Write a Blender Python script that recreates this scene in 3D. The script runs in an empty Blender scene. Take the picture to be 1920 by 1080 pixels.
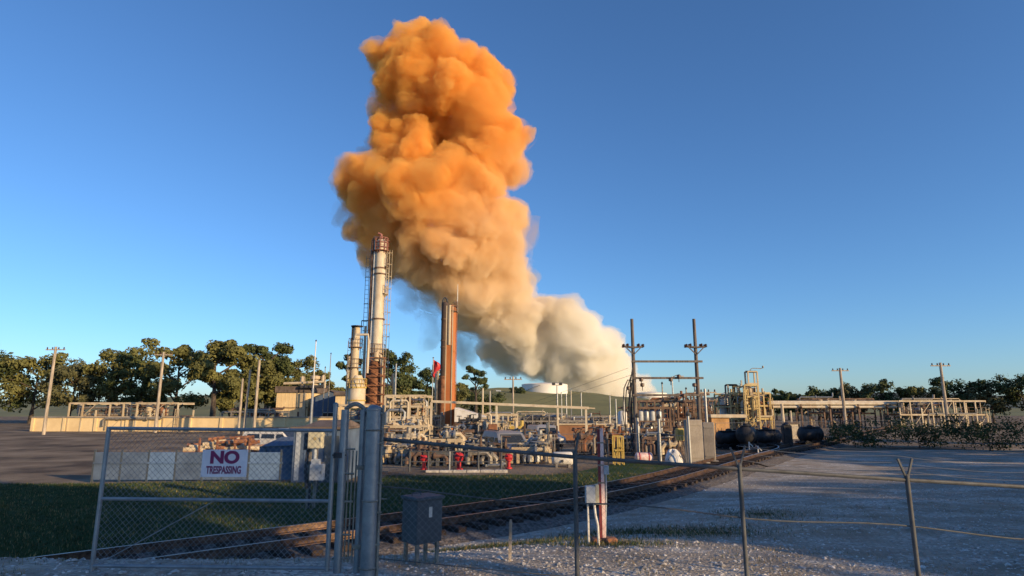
import bpy, bmesh, math, random
from mathutils import Vector, Matrix, Euler, noise

# ---------------------------------------------------------------- camera, sky, sun, exposure
S = bpy.context.scene
COL = S.collection
R = math.radians
FPX = 1150.0                      # focal length in pixels of a 1920 wide frame
EYE = 2.3
PITCH = math.atan(225.0 / FPX)
cam = bpy.data.cameras.new('camera')
cam.sensor_width = 36.0
cam.lens = 36.0 * FPX / 1920.0
cam.clip_start = 0.1
cam.clip_end = 9000.0
camo = bpy.data.objects.new('camera', cam)
COL.objects.link(camo)
camo.location = (0, 0, EYE)
camo.rotation_euler = (math.pi / 2 + PITCH, 0, 0)
S.camera = camo

SUN_EL = R(14.0)
SUN_AZ = R(126.0)                 # clockwise from the viewing direction (+Y) to where the sun stands
sun_dir = Vector((math.sin(SUN_AZ) * math.cos(SUN_EL), math.cos(SUN_AZ) * math.cos(SUN_EL), math.sin(SUN_EL)))
w = bpy.data.worlds.new('World')
S.world = w
w.use_nodes = True
nt = w.node_tree
bg = nt.nodes['Background']
sky = nt.nodes.new('ShaderNodeTexSky')
sky.sky_type = 'NISHITA'
sky.sun_disc = False
sky.sun_elevation = SUN_EL
sky.sun_rotation = SUN_AZ
sky.altitude = 400
sky.air_density = 1.0
sky.dust_density = 0.6
sky.ozone_density = 6.0
nt.links.new(sky.outputs['Color'], bg.inputs['Color'])
bg.inputs['Strength'].default_value = 0.15
ld = bpy.data.lights.new('sun', 'SUN')
ld.energy = 4.8
ld.angle = R(0.53)
ld.color = (1.0, 0.72, 0.39)
sun = bpy.data.objects.new('sun', ld)
COL.objects.link(sun)
sun.location = (30, -30, 60)
sun.rotation_euler = sun_dir.to_track_quat('Z', 'Y').to_euler()
S.view_settings.view_transform = 'Standard'
S.view_settings.look = 'None'
S.view_settings.exposure = 0.35
S.view_settings.gamma = 1.0
S.cycles.max_bounces = 10
S.cycles.transparent_max_bounces = 16
S.cycles.volume_bounces = 8
S.cycles.volume_step_rate = 0.4
S.cycles.use_denoising = True

rnd = random.Random(7)
noise.seed_set(3)

# ---------------------------------------------------------------- helpers
def at(px, py, Y):
    """point on the sight line of photo pixel (px, py) at ground distance Y"""
    u = (px - 960) / FPX
    v = (540 - py) / FPX
    cy, sy = math.cos(PITCH), math.sin(PITCH)
    dy = cy - v * sy
    dz = sy + v * cy
    t = Y / dy
    return Vector((u * t, Y, EYE + dz * t))

def xw(px, Y, py=765):
    return at(px, py, Y).x

def zw(py, Y):
    return at(960, py, Y).z

def mat(name, color, rough=0.7, metal=0.0, var=0.12, scale=3.0, bump=0.0, bscale=20.0, color2=None, spec=0.4, stretch=None):
    """procedural Principled material: base colour broken by two noise scales, optional bump"""
    m = bpy.data.materials.new(name)
    m.use_nodes = True
    t = m.node_tree
    b = t.nodes['Principled BSDF']
    b.inputs['Roughness'].default_value = rough
    b.inputs['Metallic'].default_value = metal
    b.inputs['Specular IOR Level'].default_value = spec
    tc = t.nodes.new('ShaderNodeTexCoord')
    mp = t.nodes.new('ShaderNodeMapping')
    t.links.new(tc.outputs['Object'], mp.inputs['Vector'])
    if stretch:
        mp.inputs['Scale'].default_value = stretch
    n = t.nodes.new('ShaderNodeTexNoise')
    n.inputs['Scale'].default_value = scale
    n.inputs['Detail'].default_value = 6
    n.inputs['Roughness'].default_value = 0.65
    t.links.new(mp.outputs['Vector'], n.inputs['Vector'])
    r = t.nodes.new('ShaderNodeValToRGB')
    c2 = color2 if color2 else tuple(max(0.0, c * (1 - 2.2 * var)) for c in color)
    c1 = color if color2 else tuple(min(1.0, c * (1 + var)) for c in color)
    r.color_ramp.elements[0].position = 0.36
    r.color_ramp.elements[1].position = 0.64
    r.color_ramp.elements[0].color = (*c2, 1)
    r.color_ramp.elements[1].color = (*c1, 1)
    t.links.new(n.outputs['Fac'], r.inputs['Fac'])
    t.links.new(r.outputs['Color'], b.inputs['Base Color'])
    if bump > 0:
        n2 = t.nodes.new('ShaderNodeTexNoise')
        n2.inputs['Scale'].default_value = bscale
        n2.inputs['Detail'].default_value = 5
        t.links.new(mp.outputs['Vector'], n2.inputs['Vector'])
        bp = t.nodes.new('ShaderNodeBump')
        bp.inputs['Strength'].default_value = bump
        bp.inputs['Distance'].default_value = 0.05
        t.links.new(n2.outputs['Fac'], bp.inputs['Height'])
        t.links.new(bp.outputs['Normal'], b.inputs['Normal'])
    return m

class MB:
    """collects boxes, tubes, lathes and sheets, then links them as ONE mesh object"""
    def __init__(self):
        self.v = []; self.f = []; self.m = []; self.mi = 0
    def add(self, vs, fs):
        k = len(self.v)
        self.v += [tuple(p) for p in vs]
        self.f += [tuple(i + k for i in q) for q in fs]
        self.m += [self.mi] * len(fs)
        return self
    def box(self, x0, x1, y0, y1, z0, z1, rz=0.0):
        cx, cy = (x0 + x1) / 2, (y0 + y1) / 2
        c, s = math.cos(rz), math.sin(rz)
        vs = []
        for z in (z0, z1):
            for x, y in ((x0, y0), (x1, y0), (x1, y1), (x0, y1)):
                dx, dy = x - cx, y - cy
                vs.append((cx + dx * c - dy * s, cy + dx * s + dy * c, z))
        return self.add(vs, [(0, 3, 2, 1), (4, 5, 6, 7), (0, 1, 5, 4), (1, 2, 6, 5), (2, 3, 7, 6), (3, 0, 4, 7)])
    def bevbox(self, x0, x1, y0, y1, z0, z1, b=0.02):
        """box with chamfered vertical and top edges"""
        pts = [(x0 + b, y0), (x1 - b, y0), (x1, y0 + b), (x1, y1 - b), (x1 - b, y1), (x0 + b, y1), (x0, y1 - b), (x0, y0 + b)]
        cx, cy = (x0 + x1) / 2, (y0 + y1) / 2
        def ins(p):
            return (p[0] + (b if p[0] < cx else -b), p[1] + (b if p[1] < cy else -b))
        vs = [(p[0], p[1], z0) for p in pts] + [(p[0], p[1], z1 - b) for p in pts] + [(*ins(p), z1) for p in pts]
        fs = [tuple(reversed(range(8))), tuple(range(16, 24))]
        for k in range(8):
            j = (k + 1) % 8
            fs += [(k, j, 8 + j, 8 + k), (8 + k, 8 + j, 16 + j, 16 + k)]
        return self.add(vs, fs)
    def bar(self, a, b, w=0.1, h=None, up=Vector((0, 0, 1))):
        a, b = Vector(a), Vector(b)
        h = h or w
        d = (b - a).normalized()
        if abs(d.dot(up)) > 0.98:
            up = Vector((0, 1, 0))
        s = d.cross(up).normalized()
        u = s.cross(d).normalized()
        vs = []
        for p in (a, b):
            for i, j in ((-1, -1), (1, -1), (1, 1), (-1, 1)):
                vs.append(p + s * (w / 2 * i) + u * (h / 2 * j))
        return self.add(vs, [(0, 3, 2, 1), (4, 5, 6, 7), (0, 1, 5, 4), (1, 2, 6, 5), (2, 3, 7, 6), (3, 0, 4, 7)])
    def tube(self, pts, r=0.05, n=8, r2=None, cap=True):
        pts = [Vector(p) for p in pts]
        m = len(pts)
        rs = [r + ((r2 if r2 is not None else r) - r) * i / (m - 1) for i in range(m)]
        vs = []; fs = []
        pu = None
        for i, p in enumerate(pts):
            d = (pts[min(i + 1, m - 1)] - pts[max(i - 1, 0)]).normalized()
            if pu is None:
                up = Vector((0, 0, 1)) if abs(d.z) < 0.9 else Vector((0, 1, 0))
            else:
                up = pu
            s = d.cross(up)
            s = s.normalized() if s.length > 1e-6 else Vector((1, 0, 0))
            u = s.cross(d).normalized()
            pu = u
            for k in range(n):
                a = 2 * math.pi * k / n
                vs.append(p + (s * math.cos(a) + u * math.sin(a)) * rs[i])
        for i in range(m - 1):
            for k in range(n):
                j = (k + 1) % n
                fs.append((i * n + k, i * n + j, (i + 1) * n + j, (i + 1) * n + k))
        if cap:
            fs.append(tuple(reversed(range(n))))
            fs.append(tuple(range((m - 1) * n, m * n)))
        return self.add(vs, fs)
    def lathe(self, prof, c=(0, 0, 0), n=16, axis='z'):
        """prof: list of (radius, height) from bottom to top"""
        vs = []; fs = []
        for r_, h in prof:
            for k in range(n):
                a = 2 * math.pi * k / n
                if axis == 'z':
                    vs.append((c[0] + r_ * math.cos(a), c[1] + r_ * math.sin(a), c[2] + h))
                elif axis == 'x':
                    vs.append((c[0] + h, c[1] + r_ * math.cos(a), c[2] + r_ * math.sin(a)))
                else:
                    vs.append((c[0] + r_ * math.sin(a), c[1] + h, c[2] + r_ * math.cos(a)))
        for i in range(len(prof) - 1):
            for k in range(n):
                j = (k + 1) % n
                fs.append((i * n + k, i * n + j, (i + 1) * n + j, (i + 1) * n + k))
        fs.append(tuple(reversed(range(n))))
        fs.append(tuple(range((len(prof) - 1) * n, len(prof) * n)))
        return self.add(vs, fs)
    def ring(self, c, R0, r=0.05, n=20, k=6, frac=1.0, a0=0.0):
        pts = [(c[0] + R0 * math.cos(a0 + 2 * math.pi * frac * i / n), c[1] + R0 * math.sin(a0 + 2 * math.pi * frac * i / n), c[2]) for i in range(n + 1)]
        return self.tube(pts, r, k, cap=frac < 1)
    def ladder(self, x, y, z0, z1, w=0.5, cage=0.0, ax=(1, 0), r=0.04, step=0.6):
        ax = Vector((ax[0], ax[1], 0))
        c = Vector((x, y, 0))
        for s in (-1, 1):
            p = c + ax * (w / 2 * s)
            self.bar(p + Vector((0, 0, z0)), p + Vector((0, 0, z1)), r)
        z = z0 + step / 2
        while z < z1:
            self.bar(c - ax * w / 2 + Vector((0, 0, z)), c + ax * w / 2 + Vector((0, 0, z)), r * 0.8)
            z += step
        if cage > 0:
            out = Vector((ax.y, -ax.x, 0))
            z = z0 + 2.5
            while z < z1:
                pts = [c + ax * (math.cos(t) * cage) + out * (math.sin(t) * cage * 1.2) + Vector((0, 0, z)) for t in [math.pi * i / 6 for i in range(7)]]
                self.tube(pts, r * 0.6, 4)
                z += 1.4
            for t in (0.25, 0.5, 0.75):
                q = c + ax * (math.cos(t * math.pi) * cage) + out * (math.sin(t * math.pi) * cage * 1.2)
                self.bar(q + Vector((0, 0, z0 + 2.5)), q + Vector((0, 0, z1)), r * 0.6)
        return self
    def build(self, name, mats, parent=None, smooth=False, origin=None):
        me = bpy.data.meshes.new(name)
        o0 = Vector(origin) if origin else Vector((0, 0, 0))
        me.from_pydata([tuple(Vector(p) - o0) for p in self.v], [], self.f)
        if not isinstance(mats, (list, tuple)):
            mats = [mats]
        for m_ in mats:
            me.materials.append(m_)
        me.polygons.foreach_set('material_index', self.m)
        if smooth:
            me.polygons.foreach_set('use_smooth', [True] * len(me.polygons))
            try:
                me.set_sharp_from_angle(angle=R(40))
            except Exception:
                pass
        me.update()
        ob = bpy.data.objects.new(name, me)
        COL.objects.link(ob)
        ob.location = o0
        if parent is not None:
            ob.parent = parent
            ob.location = o0
        return ob

def tag(o, label=None, cat=None, group=None, kind=None):
    if label: o['label'] = label
    if cat: o['category'] = cat
    if group: o['group'] = group
    if kind: o['kind'] = kind
    return o

def thing(name, label, cat, loc=(0, 0, 0), rz=0.0, group=None):
    o = bpy.data.objects.new(name, None)
    o.empty_display_size = 0.3
    COL.objects.link(o)
    o.location = loc
    o.rotation_euler = (0, 0, rz)
    return tag(o, label, cat, group)

def dup(root, loc, rz=None, label=None, scale=None, group=None):
    r = root.copy(); COL.objects.link(r); r.location = loc
    if rz is not None: r.rotation_euler = (0, 0, rz)
    if label: r['label'] = label
    if group: r['group'] = group
    if scale: r.scale = scale
    for ch in list(root.children):
        c = ch.copy(); COL.objects.link(c); c.parent = r
        for g in list(ch.children):
            d = g.copy(); COL.objects.link(d); d.parent = c
    return r
# ---------------------------------------------------------------- the smoke
def volume_mat(name, stops, density, p0, p1, aniso=0.2, nscale=0.02, namp=0.5, dn=None):
    m = bpy.data.materials.new(name)
    m.use_nodes = True
    t = m.node_tree
    for n in list(t.nodes):
        t.nodes.remove(n)
    out = t.nodes.new('ShaderNodeOutputMaterial')
    pv = t.nodes.new('ShaderNodeVolumePrincipled')
    t.links.new(pv.outputs['Volume'], out.inputs['Volume'])
    pv.inputs['Anisotropy'].default_value = aniso
    pv.inputs['Density'].default_value = density
    geo = t.nodes.new('ShaderNodeNewGeometry')
    sub = t.nodes.new('ShaderNodeVectorMath'); sub.operation = 'SUBTRACT'
    t.links.new(geo.outputs['Position'], sub.inputs[0]); sub.inputs[1].default_value = p0
    d = Vector(p1) - Vector(p0)
    dot = t.nodes.new('ShaderNodeVectorMath'); dot.operation = 'DOT_PRODUCT'
    t.links.new(sub.outputs[0], dot.inputs[0]); dot.inputs[1].default_value = d / d.length_squared
    nz = t.nodes.new('ShaderNodeTexNoise'); nz.inputs['Scale'].default_value = nscale; nz.inputs['Detail'].default_value = 1
    t.links.new(geo.outputs['Position'], nz.inputs['Vector'])
    ma = t.nodes.new('ShaderNodeMath'); ma.operation = 'MULTIPLY_ADD'
    t.links.new(nz.outputs['Fac'], ma.inputs[0]); ma.inputs[1].default_value = namp
    t.links.new(dot.outputs['Value'], ma.inputs[2])
    ra = t.nodes.new('ShaderNodeValToRGB')
    el = ra.color_ramp.elements
    while len(el) < len(stops): el.new(0.5)
    for e, (p, c) in zip(el, stops):
        e.position = p; e.color = (*c, 1)
    t.links.new(ma.outputs[0], ra.inputs['Fac'])
    t.links.new(ra.outputs['Color'], pv.inputs['Color'])
    if dn:      # density broken up by turbulence: (noise scale, low, high, from, to)
        n2 = t.nodes.new('ShaderNodeTexNoise'); n2.inputs['Scale'].default_value = dn[0]; n2.inputs['Detail'].default_value = 3; n2.inputs['Roughness'].default_value = 0.6
        n2.inputs['Distortion'].default_value = 0.6
        t.links.new(geo.outputs['Position'], n2.inputs['Vector'])
        mr = t.nodes.new('ShaderNodeMapRange'); mr.inputs['From Min'].default_value = dn[3]; mr.inputs['From Max'].default_value = dn[4]
        mr.inputs['To Min'].default_value = dn[1]; mr.inputs['To Max'].default_value = dn[2]
        t.links.new(n2.outputs['Fac'], mr.inputs['Value']); t.links.new(mr.outputs['Result'], pv.inputs['Density'])
    return m

ICO = None
def ico():
    global ICO
    if ICO is None:
        bm = bmesh.new()
        bmesh.ops.create_icosphere(bm, subdivisions=2, radius=1)
        ICO = ([v.co.copy() for v in bm.verts], [tuple(v.index for v in f.verts) for f in bm.faces])
        bm.free()
    return ICO

def puffs(name, blobs, Yof, material, voxel, n2, n3, seed, amp=(4.0, 1.5), depth=0.6, rs=(0.25, 0.5), core=0.0, grow=1.0):
    rg = random.Random(seed)
    vs, fs = ico()
    b = MB()
    def ball(c, r, sq=(1, 1, 1)):
        b.add([(c.x + v.x * r * sq[0], c.y + v.y * r * sq[1], c.z + v.z * r * sq[2]) for v in vs], fs)
    for (x, y, r, fw) in blobs:
        Y = Yof(x, y) - fw
        c = at(x, y, Y)
        rr = r / FPX * Y * grow
        c.y += rg.uniform(-1, 1) * rr * depth
        ball(c, rr * 0.95)
        if core: ball(Vector((c.x, c.y + rr * 0.7 + 8, c.z)), rr * core)
        for k in range(n2):
            d = Vector((rg.gauss(0, 1), rg.gauss(0, 1), rg.gauss(0, 1))).normalized()
            r2 = rr * rg.uniform(*rs)
            c2 = c + d * (rr * 0.93 - r2 * 0.55)
            ball(c2, r2)
            for j in range(n3):
                e = (d + Vector((rg.gauss(0, 1), rg.gauss(0, 1), rg.gauss(0, 1))) * 0.7).normalized()
                r3 = r2 * rg.uniform(0.28, 0.5)
                ball(c2 + e * (r2 - r3 * 0.3), r3)
    tmp = b.build('tmp', material)
    md = tmp.modifiers.new('r', 'REMESH'); md.mode = 'VOXEL'; md.voxel_size = voxel
    dg = bpy.context.evaluated_depsgraph_get()
    me = bpy.data.meshes.new_from_object(tmp.evaluated_get(dg))
    bpy.data.objects.remove(tmp)
    # turbulent displacement of every vertex, so the puffs are not balls
    me.calc_loop_triangles()
    nrm = [v.normal.copy() for v in me.vertices]
    for v, n in zip(me.vertices, nrm):
        p = v.co
        q = p / 32.0
        w1 = noise.noise_vector(q) * amp[0]
        w2 = noise.noise_vector(p / 11.0 + Vector((5, 3, 1))) * amp[0] * 0.42
        w3 = abs(noise.noise(p / 5.0)) * amp[1]
        v.co = p + w1 + w2 + n * (w3 + noise.noise(p / 2.2) * amp[1] * 0.5)
    me.polygons.foreach_set('use_smooth', [True] * len(me.polygons))
    ob = bpy.data.objects.new(name, me)
    COL.objects.link(ob)
    me.materials.clear(); me.materials.append(material)
    return ob

# lobes: photo x, y, radius in pixels, then how far the lobe stands toward (+) or away from (-) the viewer, in metres
HEAD = [(776,432,32,16),(768,455,30,10),(772,190,38,6),(790,210,34,2),(742,178,26,0),(962,325,26,2),(965,262,28,2),(952,468,34,0),(948,415,34,-2),(672,440,26,-8),(690,480,26,-8),(715,505,24,-6),(665,325,24,-4),(785,48,24,4),(950,150,22,4),(705,95,22,2),(765,75,42,4),(735,112,36,2),(790,62,32,4),(828,96,44,8),(780,128,50,12),(868,116,42,8),(905,142,42,8),(928,178,34,4),(850,160,56,16),(903,196,50,12),(730,150,34,6),(812,158,30,22),(745,120,26,14),(758,205,36,-7),(800,215,44,-8),(850,235,44,-5),(748,240,40,-7),(790,262,44,-6),(905,240,46,2),(935,245,40,4),(958,268,30,2),(963,312,26,0),(925,290,46,6),(880,285,40,2),(735,205,26,-4),(724,238,26,-3),(722,268,26,-2),(712,205,20,-4),(780,290,40,6),(690,335,38,-2),(652,352,26,-3),(715,330,34,4),(735,300,34,-4),(765,345,44,20),(800,330,40,24),(770,385,40,22),(840,330,46,10),(890,345,46,6),(930,325,30,2),(695,390,40,-5),(735,420,44,-4),(810,385,44,24),(850,395,48,16),(880,420,48,10),(925,420,40,4),(945,445,30,0),(700,440,32,-6),(738,465,44,-5),(775,480,38,-1),(820,450,44,14),(860,470,46,12),(905,480,48,6),(945,490,32,0),(750,500,26,-3),(800,515,32,4),(840,530,40,10),(895,535,48,8),(940,548,42,4)]
TAIL = [(968,552,40,2),(960,520,34,0),(1060,592,30,4),(1090,615,32,8),(1132,652,30,8),(1162,695,24,10),(880,585,34,0),(925,600,46,4),(975,605,48,8),(1020,590,34,6),(1048,600,36,4),(925,648,30,-6),(965,665,40,-4),(1010,655,42,6),(1060,640,46,10),(1095,640,36,10),(1110,670,42,16),(1065,690,36,16),(1130,698,42,14),(1155,712,30,10),(1110,720,32,18),(1010,688,22,2),(1165,735,20,8),(1040,715,16,6),(1148,742,26,8),(1100,742,20,0),(1186,744,16,-4),(1200,722,22,-30),(1180,700,20,-20),(1215,735,16,-30)]
def Yplume(x, y):
    return 400 + 60 * max(0.0, min(1.0, (y - 450) / 280.0))
pt = at(830, 150, 400); pb = at(1120, 700, 460)
ST = [(0.0, (0.997, 0.65, 0.19)), (0.38, (0.996, 0.67, 0.23)), (0.54, (0.988, 0.78, 0.48)), (0.76, (0.978, 0.86, 0.68)), (0.92, (0.994, 0.955, 0.87)), (1.0, (0.997, 0.975, 0.92))]
m_smoke = volume_mat('orange_smoke', ST, 0.17, pt, pb, aniso=0.05, nscale=0.012, namp=0.2, dn=(0.045, 0.045, 0.23, 0.36, 0.62))
smoke = puffs('smoke_plume', HEAD + TAIL, Yplume, m_smoke, 1.6, 11, 3, 3, amp=(7.0, 2.3), depth=0.25, core=0.85, rs=(0.28, 0.58))
tag(smoke, 'huge orange and tan smoke plume rising behind the refinery and leaning left', 'smoke', kind='stuff')
m_fringe = volume_mat('smoke_fringe', ST, 0.02, pt, pb, aniso=0.05, nscale=0.012, namp=0.2, dn=(0.038, 0.0, 0.095, 0.38, 0.64))
fringe = puffs('smoke_fringe', HEAD + TAIL, Yplume, m_fringe, 2.6, 7, 0, 5, amp=(9.0, 3.0), depth=0.25, core=0.9, grow=1.21)
fringe.parent = smoke
m_wisp = volume_mat('thin_smoke', [(0.0, (0.86, 0.60, 0.30)), (1.0, (0.72, 0.70, 0.60))], 0.012, at(760, 480, 410), at(830, 640, 430), aniso=0.1, nscale=0.02, namp=0.3, dn=(0.035, 0.0, 0.055, 0.38, 0.64))
WISP = [(655,405,28,-14),(668,445,32,-14),(700,500,30,-14),(712,255,26,-10),(700,300,28,-10),(745,530,26,-14),(800,635,20,-20),(985,440,24,-6),(1000,520,22,-6),(775,545,26,-20),(760,575,22,-20),(790,590,26,-20),(820,560,28,-20),(812,610,22,-20),(842,585,26,-20),(862,630,28,-20),(875,655,22,-20),(675,470,22,-20),(650,400,22,-20),(690,495,14,-20)]
wisps = puffs('smoke_wisp', WISP, Yplume, m_wisp, 2.2, 9, 2, 9, amp=(12.0, 3.0), depth=0.2)
tag(wisps, 'thin greenish smoke wisps hanging under the left side of the orange plume', 'smoke', kind='stuff')
# ---------------------------------------------------------------- terrain
GZ = -0.6
def gnd(px, py, z=GZ):
    d = at(px, py, 10.0) - Vector((0, 0, EYE))
    t = (z - EYE) / d.z
    return Vector((0, 0, EYE)) + d * t

_tp = [(300,1056),(417,1038),(560,1017),(720,997),(900,970),(1080,941),(1250,902),(1386,862),(1450,848),(1500,839)]
TRK = [gnd(x, y) for x, y in _tp]
d0 = (TRK[0] - TRK[3]).normalized()
TRK = [TRK[0] + d0 * k for k in (40, 25, 12, 5)] + TRK
d1 = (TRK[-1] - TRK[-3]).normalized()
TRK += [TRK[-1] + d1 * k for k in (8, 18, 35, 60)]
def resample(P, step):
    # Catmull-Rom through P, then even spacing
    Q = []
    for i in range(len(P) - 1):
        a, b, c, d = P[max(i - 1, 0)], P[i], P[i + 1], P[min(i + 2, len(P) - 1)]
        for k in range(12):
            t = k / 12
            Q.append(0.5 * ((2 * b) + (c - a) * t + (2 * a - 5 * b + 4 * c - d) * t * t + (3 * b - a - 3 * c + d) * t ** 3))
    Q.append(P[-1].copy())
    out = [Q[0].copy()]; acc = 0
    for i in range(len(Q) - 1):
        L = (Q[i + 1] - Q[i]).length
        while acc + L >= step:
            t = (step - acc) / L
            Q[i] = Q[i].lerp(Q[i + 1], t)
            out.append(Q[i].copy()); L = (Q[i + 1] - Q[i]).length; acc = 0
        acc += L
    return out
TC = resample(TRK, 0.6)
# smooth
for _ in range(30):
    TC = [TC[0]] + [(TC[i - 1] + TC[i] * 2 + TC[i + 1]) / 4 for i in range(1, len(TC) - 1)] + [TC[-1]]
def track_y(x):
    if x <= TC[0].x: return TC[0].y + (x - TC[0].x) * (TC[5].y - TC[0].y) / (TC[5].x - TC[0].x)
    lo, hi = 0, len(TC) - 1
    if x >= TC[-1].x: return TC[-1].y + (x - TC[-1].x) * 1.0
    while hi - lo > 1:
        m_ = (lo + hi) // 2
        if TC[m_].x < x: lo = m_
        else: hi = m_
    t = (x - TC[lo].x) / max(1e-6, TC[hi].x - TC[lo].x)
    return TC[lo].y + (TC[hi].y - TC[lo].y) * t
def sm(t):
    t = max(0.0, min(1.0, t)); return t * t * (3 - 2 * t)
def ground(x, y):
    ty = track_y(x)
    n = noise.noise(Vector((x * 0.13, y * 0.13, 0))) * 0.10 + noise.noise(Vector((x * 0.6, y * 0.6, 3))) * 0.025
    if y < ty - 1.6:
        verge = 0.12 - 0.035 * max(-8, min(9, x))
        if y < 8.6:
            base = verge + (0.5) * sm((8 - y) / 8)
            return base + n * 0.4
        t = (y - 8.6) / max(0.5, ty - 2.2 - 8.6)
        return verge + (GZ - 0.12 - verge) * sm(t) + n * (0.5 if t < 1 else 0.1)
    e = sm((y - ty - 1.6) / 4.0)
    far = sm((y - 26) / 8)
    base = GZ - 0.12 + 0.10 * e + n * e * (1 - far)
    return base

def sheet(name, xs, ys, f, m, mask=None, kind='structure', smooth=True):
    b = MB()
    nx, ny = len(xs), len(ys)
    vs = [(x, y, f(x, y)) for y in ys for x in xs]
    fs = []
    for j in range(ny - 1):
        for i in range(nx - 1):
            if mask is None or mask((xs[i] + xs[i + 1]) / 2, (ys[j] + ys[j + 1]) / 2):
                fs.append((j * nx + i, j * nx + i + 1, (j + 1) * nx + i + 1, (j + 1) * nx + i))
    b.add(vs, fs)
    o = b.build(name, m, smooth=smooth)
    o['kind'] = kind
    return o
def frange(a, b, s):
    n_ = int(round((b - a) / s)); return [a + (b - a) * i / n_ for i in range(n_ + 1)]

# --- ground material: soil, gravel and grass laid by where they lie in the place
m_ground = bpy.data.materials.new('ground_mix'); m_ground.use_nodes = True
def build_ground_mat(m):
    t = m.node_tree; N = t.nodes; L = t.links
    b = N['Principled BSDF']; b.inputs['Roughness'].default_value = 0.95; b.inputs['Specular IOR Level'].default_value = 0.15
    geo = N.new('ShaderNodeNewGeometry')
    att = N.new('ShaderNodeAttribute'); att.attribute_name = 'zone'
    def noi(s, d=5, r=0.6):
        n = N.new('ShaderNodeTexNoise'); n.inputs['Scale'].default_value = s; n.inputs['Detail'].default_value = d; n.inputs['Roughness'].default_value = r
        L.new(geo.outputs['Position'], n.inputs['Vector']); return n
    def ramp(src, stops):
        r = N.new('ShaderNodeValToRGB'); el = r.color_ramp.elements
        while len(el) < len(stops): el.new(0.5)
        for e, (p, c) in zip(el, stops): e.position = p; e.color = (*c, 1)
        L.new(src, r.inputs['Fac']); return r
    def mix(f, a, c):
        x = N.new('ShaderNodeMix'); x.data_type = 'RGBA'
        L.new(f, x.inputs[0]); L.new(a, x.inputs[6]); L.new(c, x.inputs[7]); return x.outputs[2]
    # gravel: voronoi stones
    vo = N.new('ShaderNodeTexVoronoi'); vo.inputs['Scale'].default_value = 17; L.new(geo.outputs['Position'], vo.inputs['Vector'])
    sep = N.new('ShaderNodeSeparateColor'); L.new(vo.outputs['Color'], sep.inputs['Color'])
    grav = ramp(sep.outputs[0], [(0.0, (0.24, 0.215, 0.19)), (0.45, (0.52, 0.48, 0.42)), (0.8, (0.66, 0.61, 0.54)), (1.0, (0.78, 0.73, 0.66))])
    dirt = ramp(noi(1.3).outputs['Fac'], [(0.3, (0.24, 0.195, 0.145)), (0.7, (0.46, 0.39, 0.31))])
    gd = ramp(noi(0.55, 6, 0.7).outputs['Fac'], [(0.40, (0, 0, 0)), (0.56, (1, 1, 1))])
    gravel = mix(gd.outputs['Color'], grav.outputs['Color'], dirt.outputs['Color'])
    # wheel ruts: long streaks of compacted darker fines
    mp = N.new('ShaderNodeMapping'); mp.inputs['Rotation'].default_value = (0, 0, -0.75); mp.inputs['Scale'].default_value = (0.05, 1.1, 1)
    L.new(geo.outputs['Position'], mp.inputs['Vector'])
    rn = noi(1.0, 4, 0.6); L.new(mp.outputs['Vector'], rn.inputs['Vector'])
    rr = ramp(rn.outputs['Fac'], [(0.44, (0, 0, 0)), (0.58, (0.75, 0.75, 0.75))])
    rut = ramp(noi(9.0, 4).outputs['Fac'], [(0.3, (0.25, 0.21, 0.165)), (0.7, (0.42, 0.365, 0.30))])
    gravel = mix(rr.outputs['Color'], gravel, rut.outputs['Color'])
    # lawn
    g1 = ramp(noi(7.0, 7, 0.75).outputs['Fac'], [(0.3, (0.014, 0.030, 0.010)), (0.55, (0.036, 0.070, 0.020)), (0.75, (0.085, 0.11, 0.032))])
    g2 = ramp(noi(0.35, 5, 0.65).outputs['Fac'], [(0.38, (0.022, 0.050, 0.016)), (0.52, (0.040, 0.075, 0.022)), (0.64, (0.17, 0.14, 0.07))])
    gm = N.new('ShaderNodeMix'); gm.data_type = 'RGBA'; gm.inputs[0].default_value = 0.5
    L.new(g1.outputs['Color'], gm.inputs[6]); L.new(g2.outputs['Color'], gm.inputs[7])
    # yard soil of the plant
    yard = ramp(noi(0.25, 8, 0.6).outputs['Fac'], [(0.35, (0.085, 0.065, 0.05)), (0.5, (0.20, 0.155, 0.11)), (0.7, (0.33, 0.265, 0.19))])
    zs = N.new('ShaderNodeSeparateColor'); L.new(att.outputs['Color'], zs.inputs['Color'])
    def edge(src):
        a = N.new('ShaderNodeMath'); a.operation = 'ADD'; L.new(src, a.inputs[0])
        n = noi(2.2, 6, 0.7)
        s_ = N.new('ShaderNodeMath'); s_.operation = 'MULTIPLY_ADD'; L.new(n.outputs['Fac'], s_.inputs[0]); s_.inputs[1].default_value = 0.9; s_.inputs[2].default_value = -0.45
        L.new(s_.outputs[0], a.inputs[1])
        r = N.new('ShaderNodeMapRange'); r.inputs['From Min'].default_value = 0.40; r.inputs['From Max'].default_value = 0.60
        L.new(a.outputs[0], r.inputs['Value']); return r.outputs['Result']
    c = mix(edge(zs.outputs[1]), gravel, gm.outputs[2])
    c = mix(edge(zs.outputs[2]), c, yard.outputs['Color'])
    L.new(c, b.inputs['Base Color'])
    bp = N.new('ShaderNodeBump'); bp.inputs['Strength'].default_value = 0.9; bp.inputs['Distance'].default_value = 0.04
    n3 = noi(22, 6, 0.7)
    ad = N.new('ShaderNodeMath'); ad.operation = 'SUBTRACT'; L.new(n3.outputs['Fac'], ad.inputs[0]); L.new(vo.outputs['Distance'], ad.inputs[1])
    L.new(ad.outputs[0], bp.inputs['Height']); L.new(bp.outputs['Normal'], b.inputs['Normal'])
build_ground_mat(m_ground)

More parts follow.
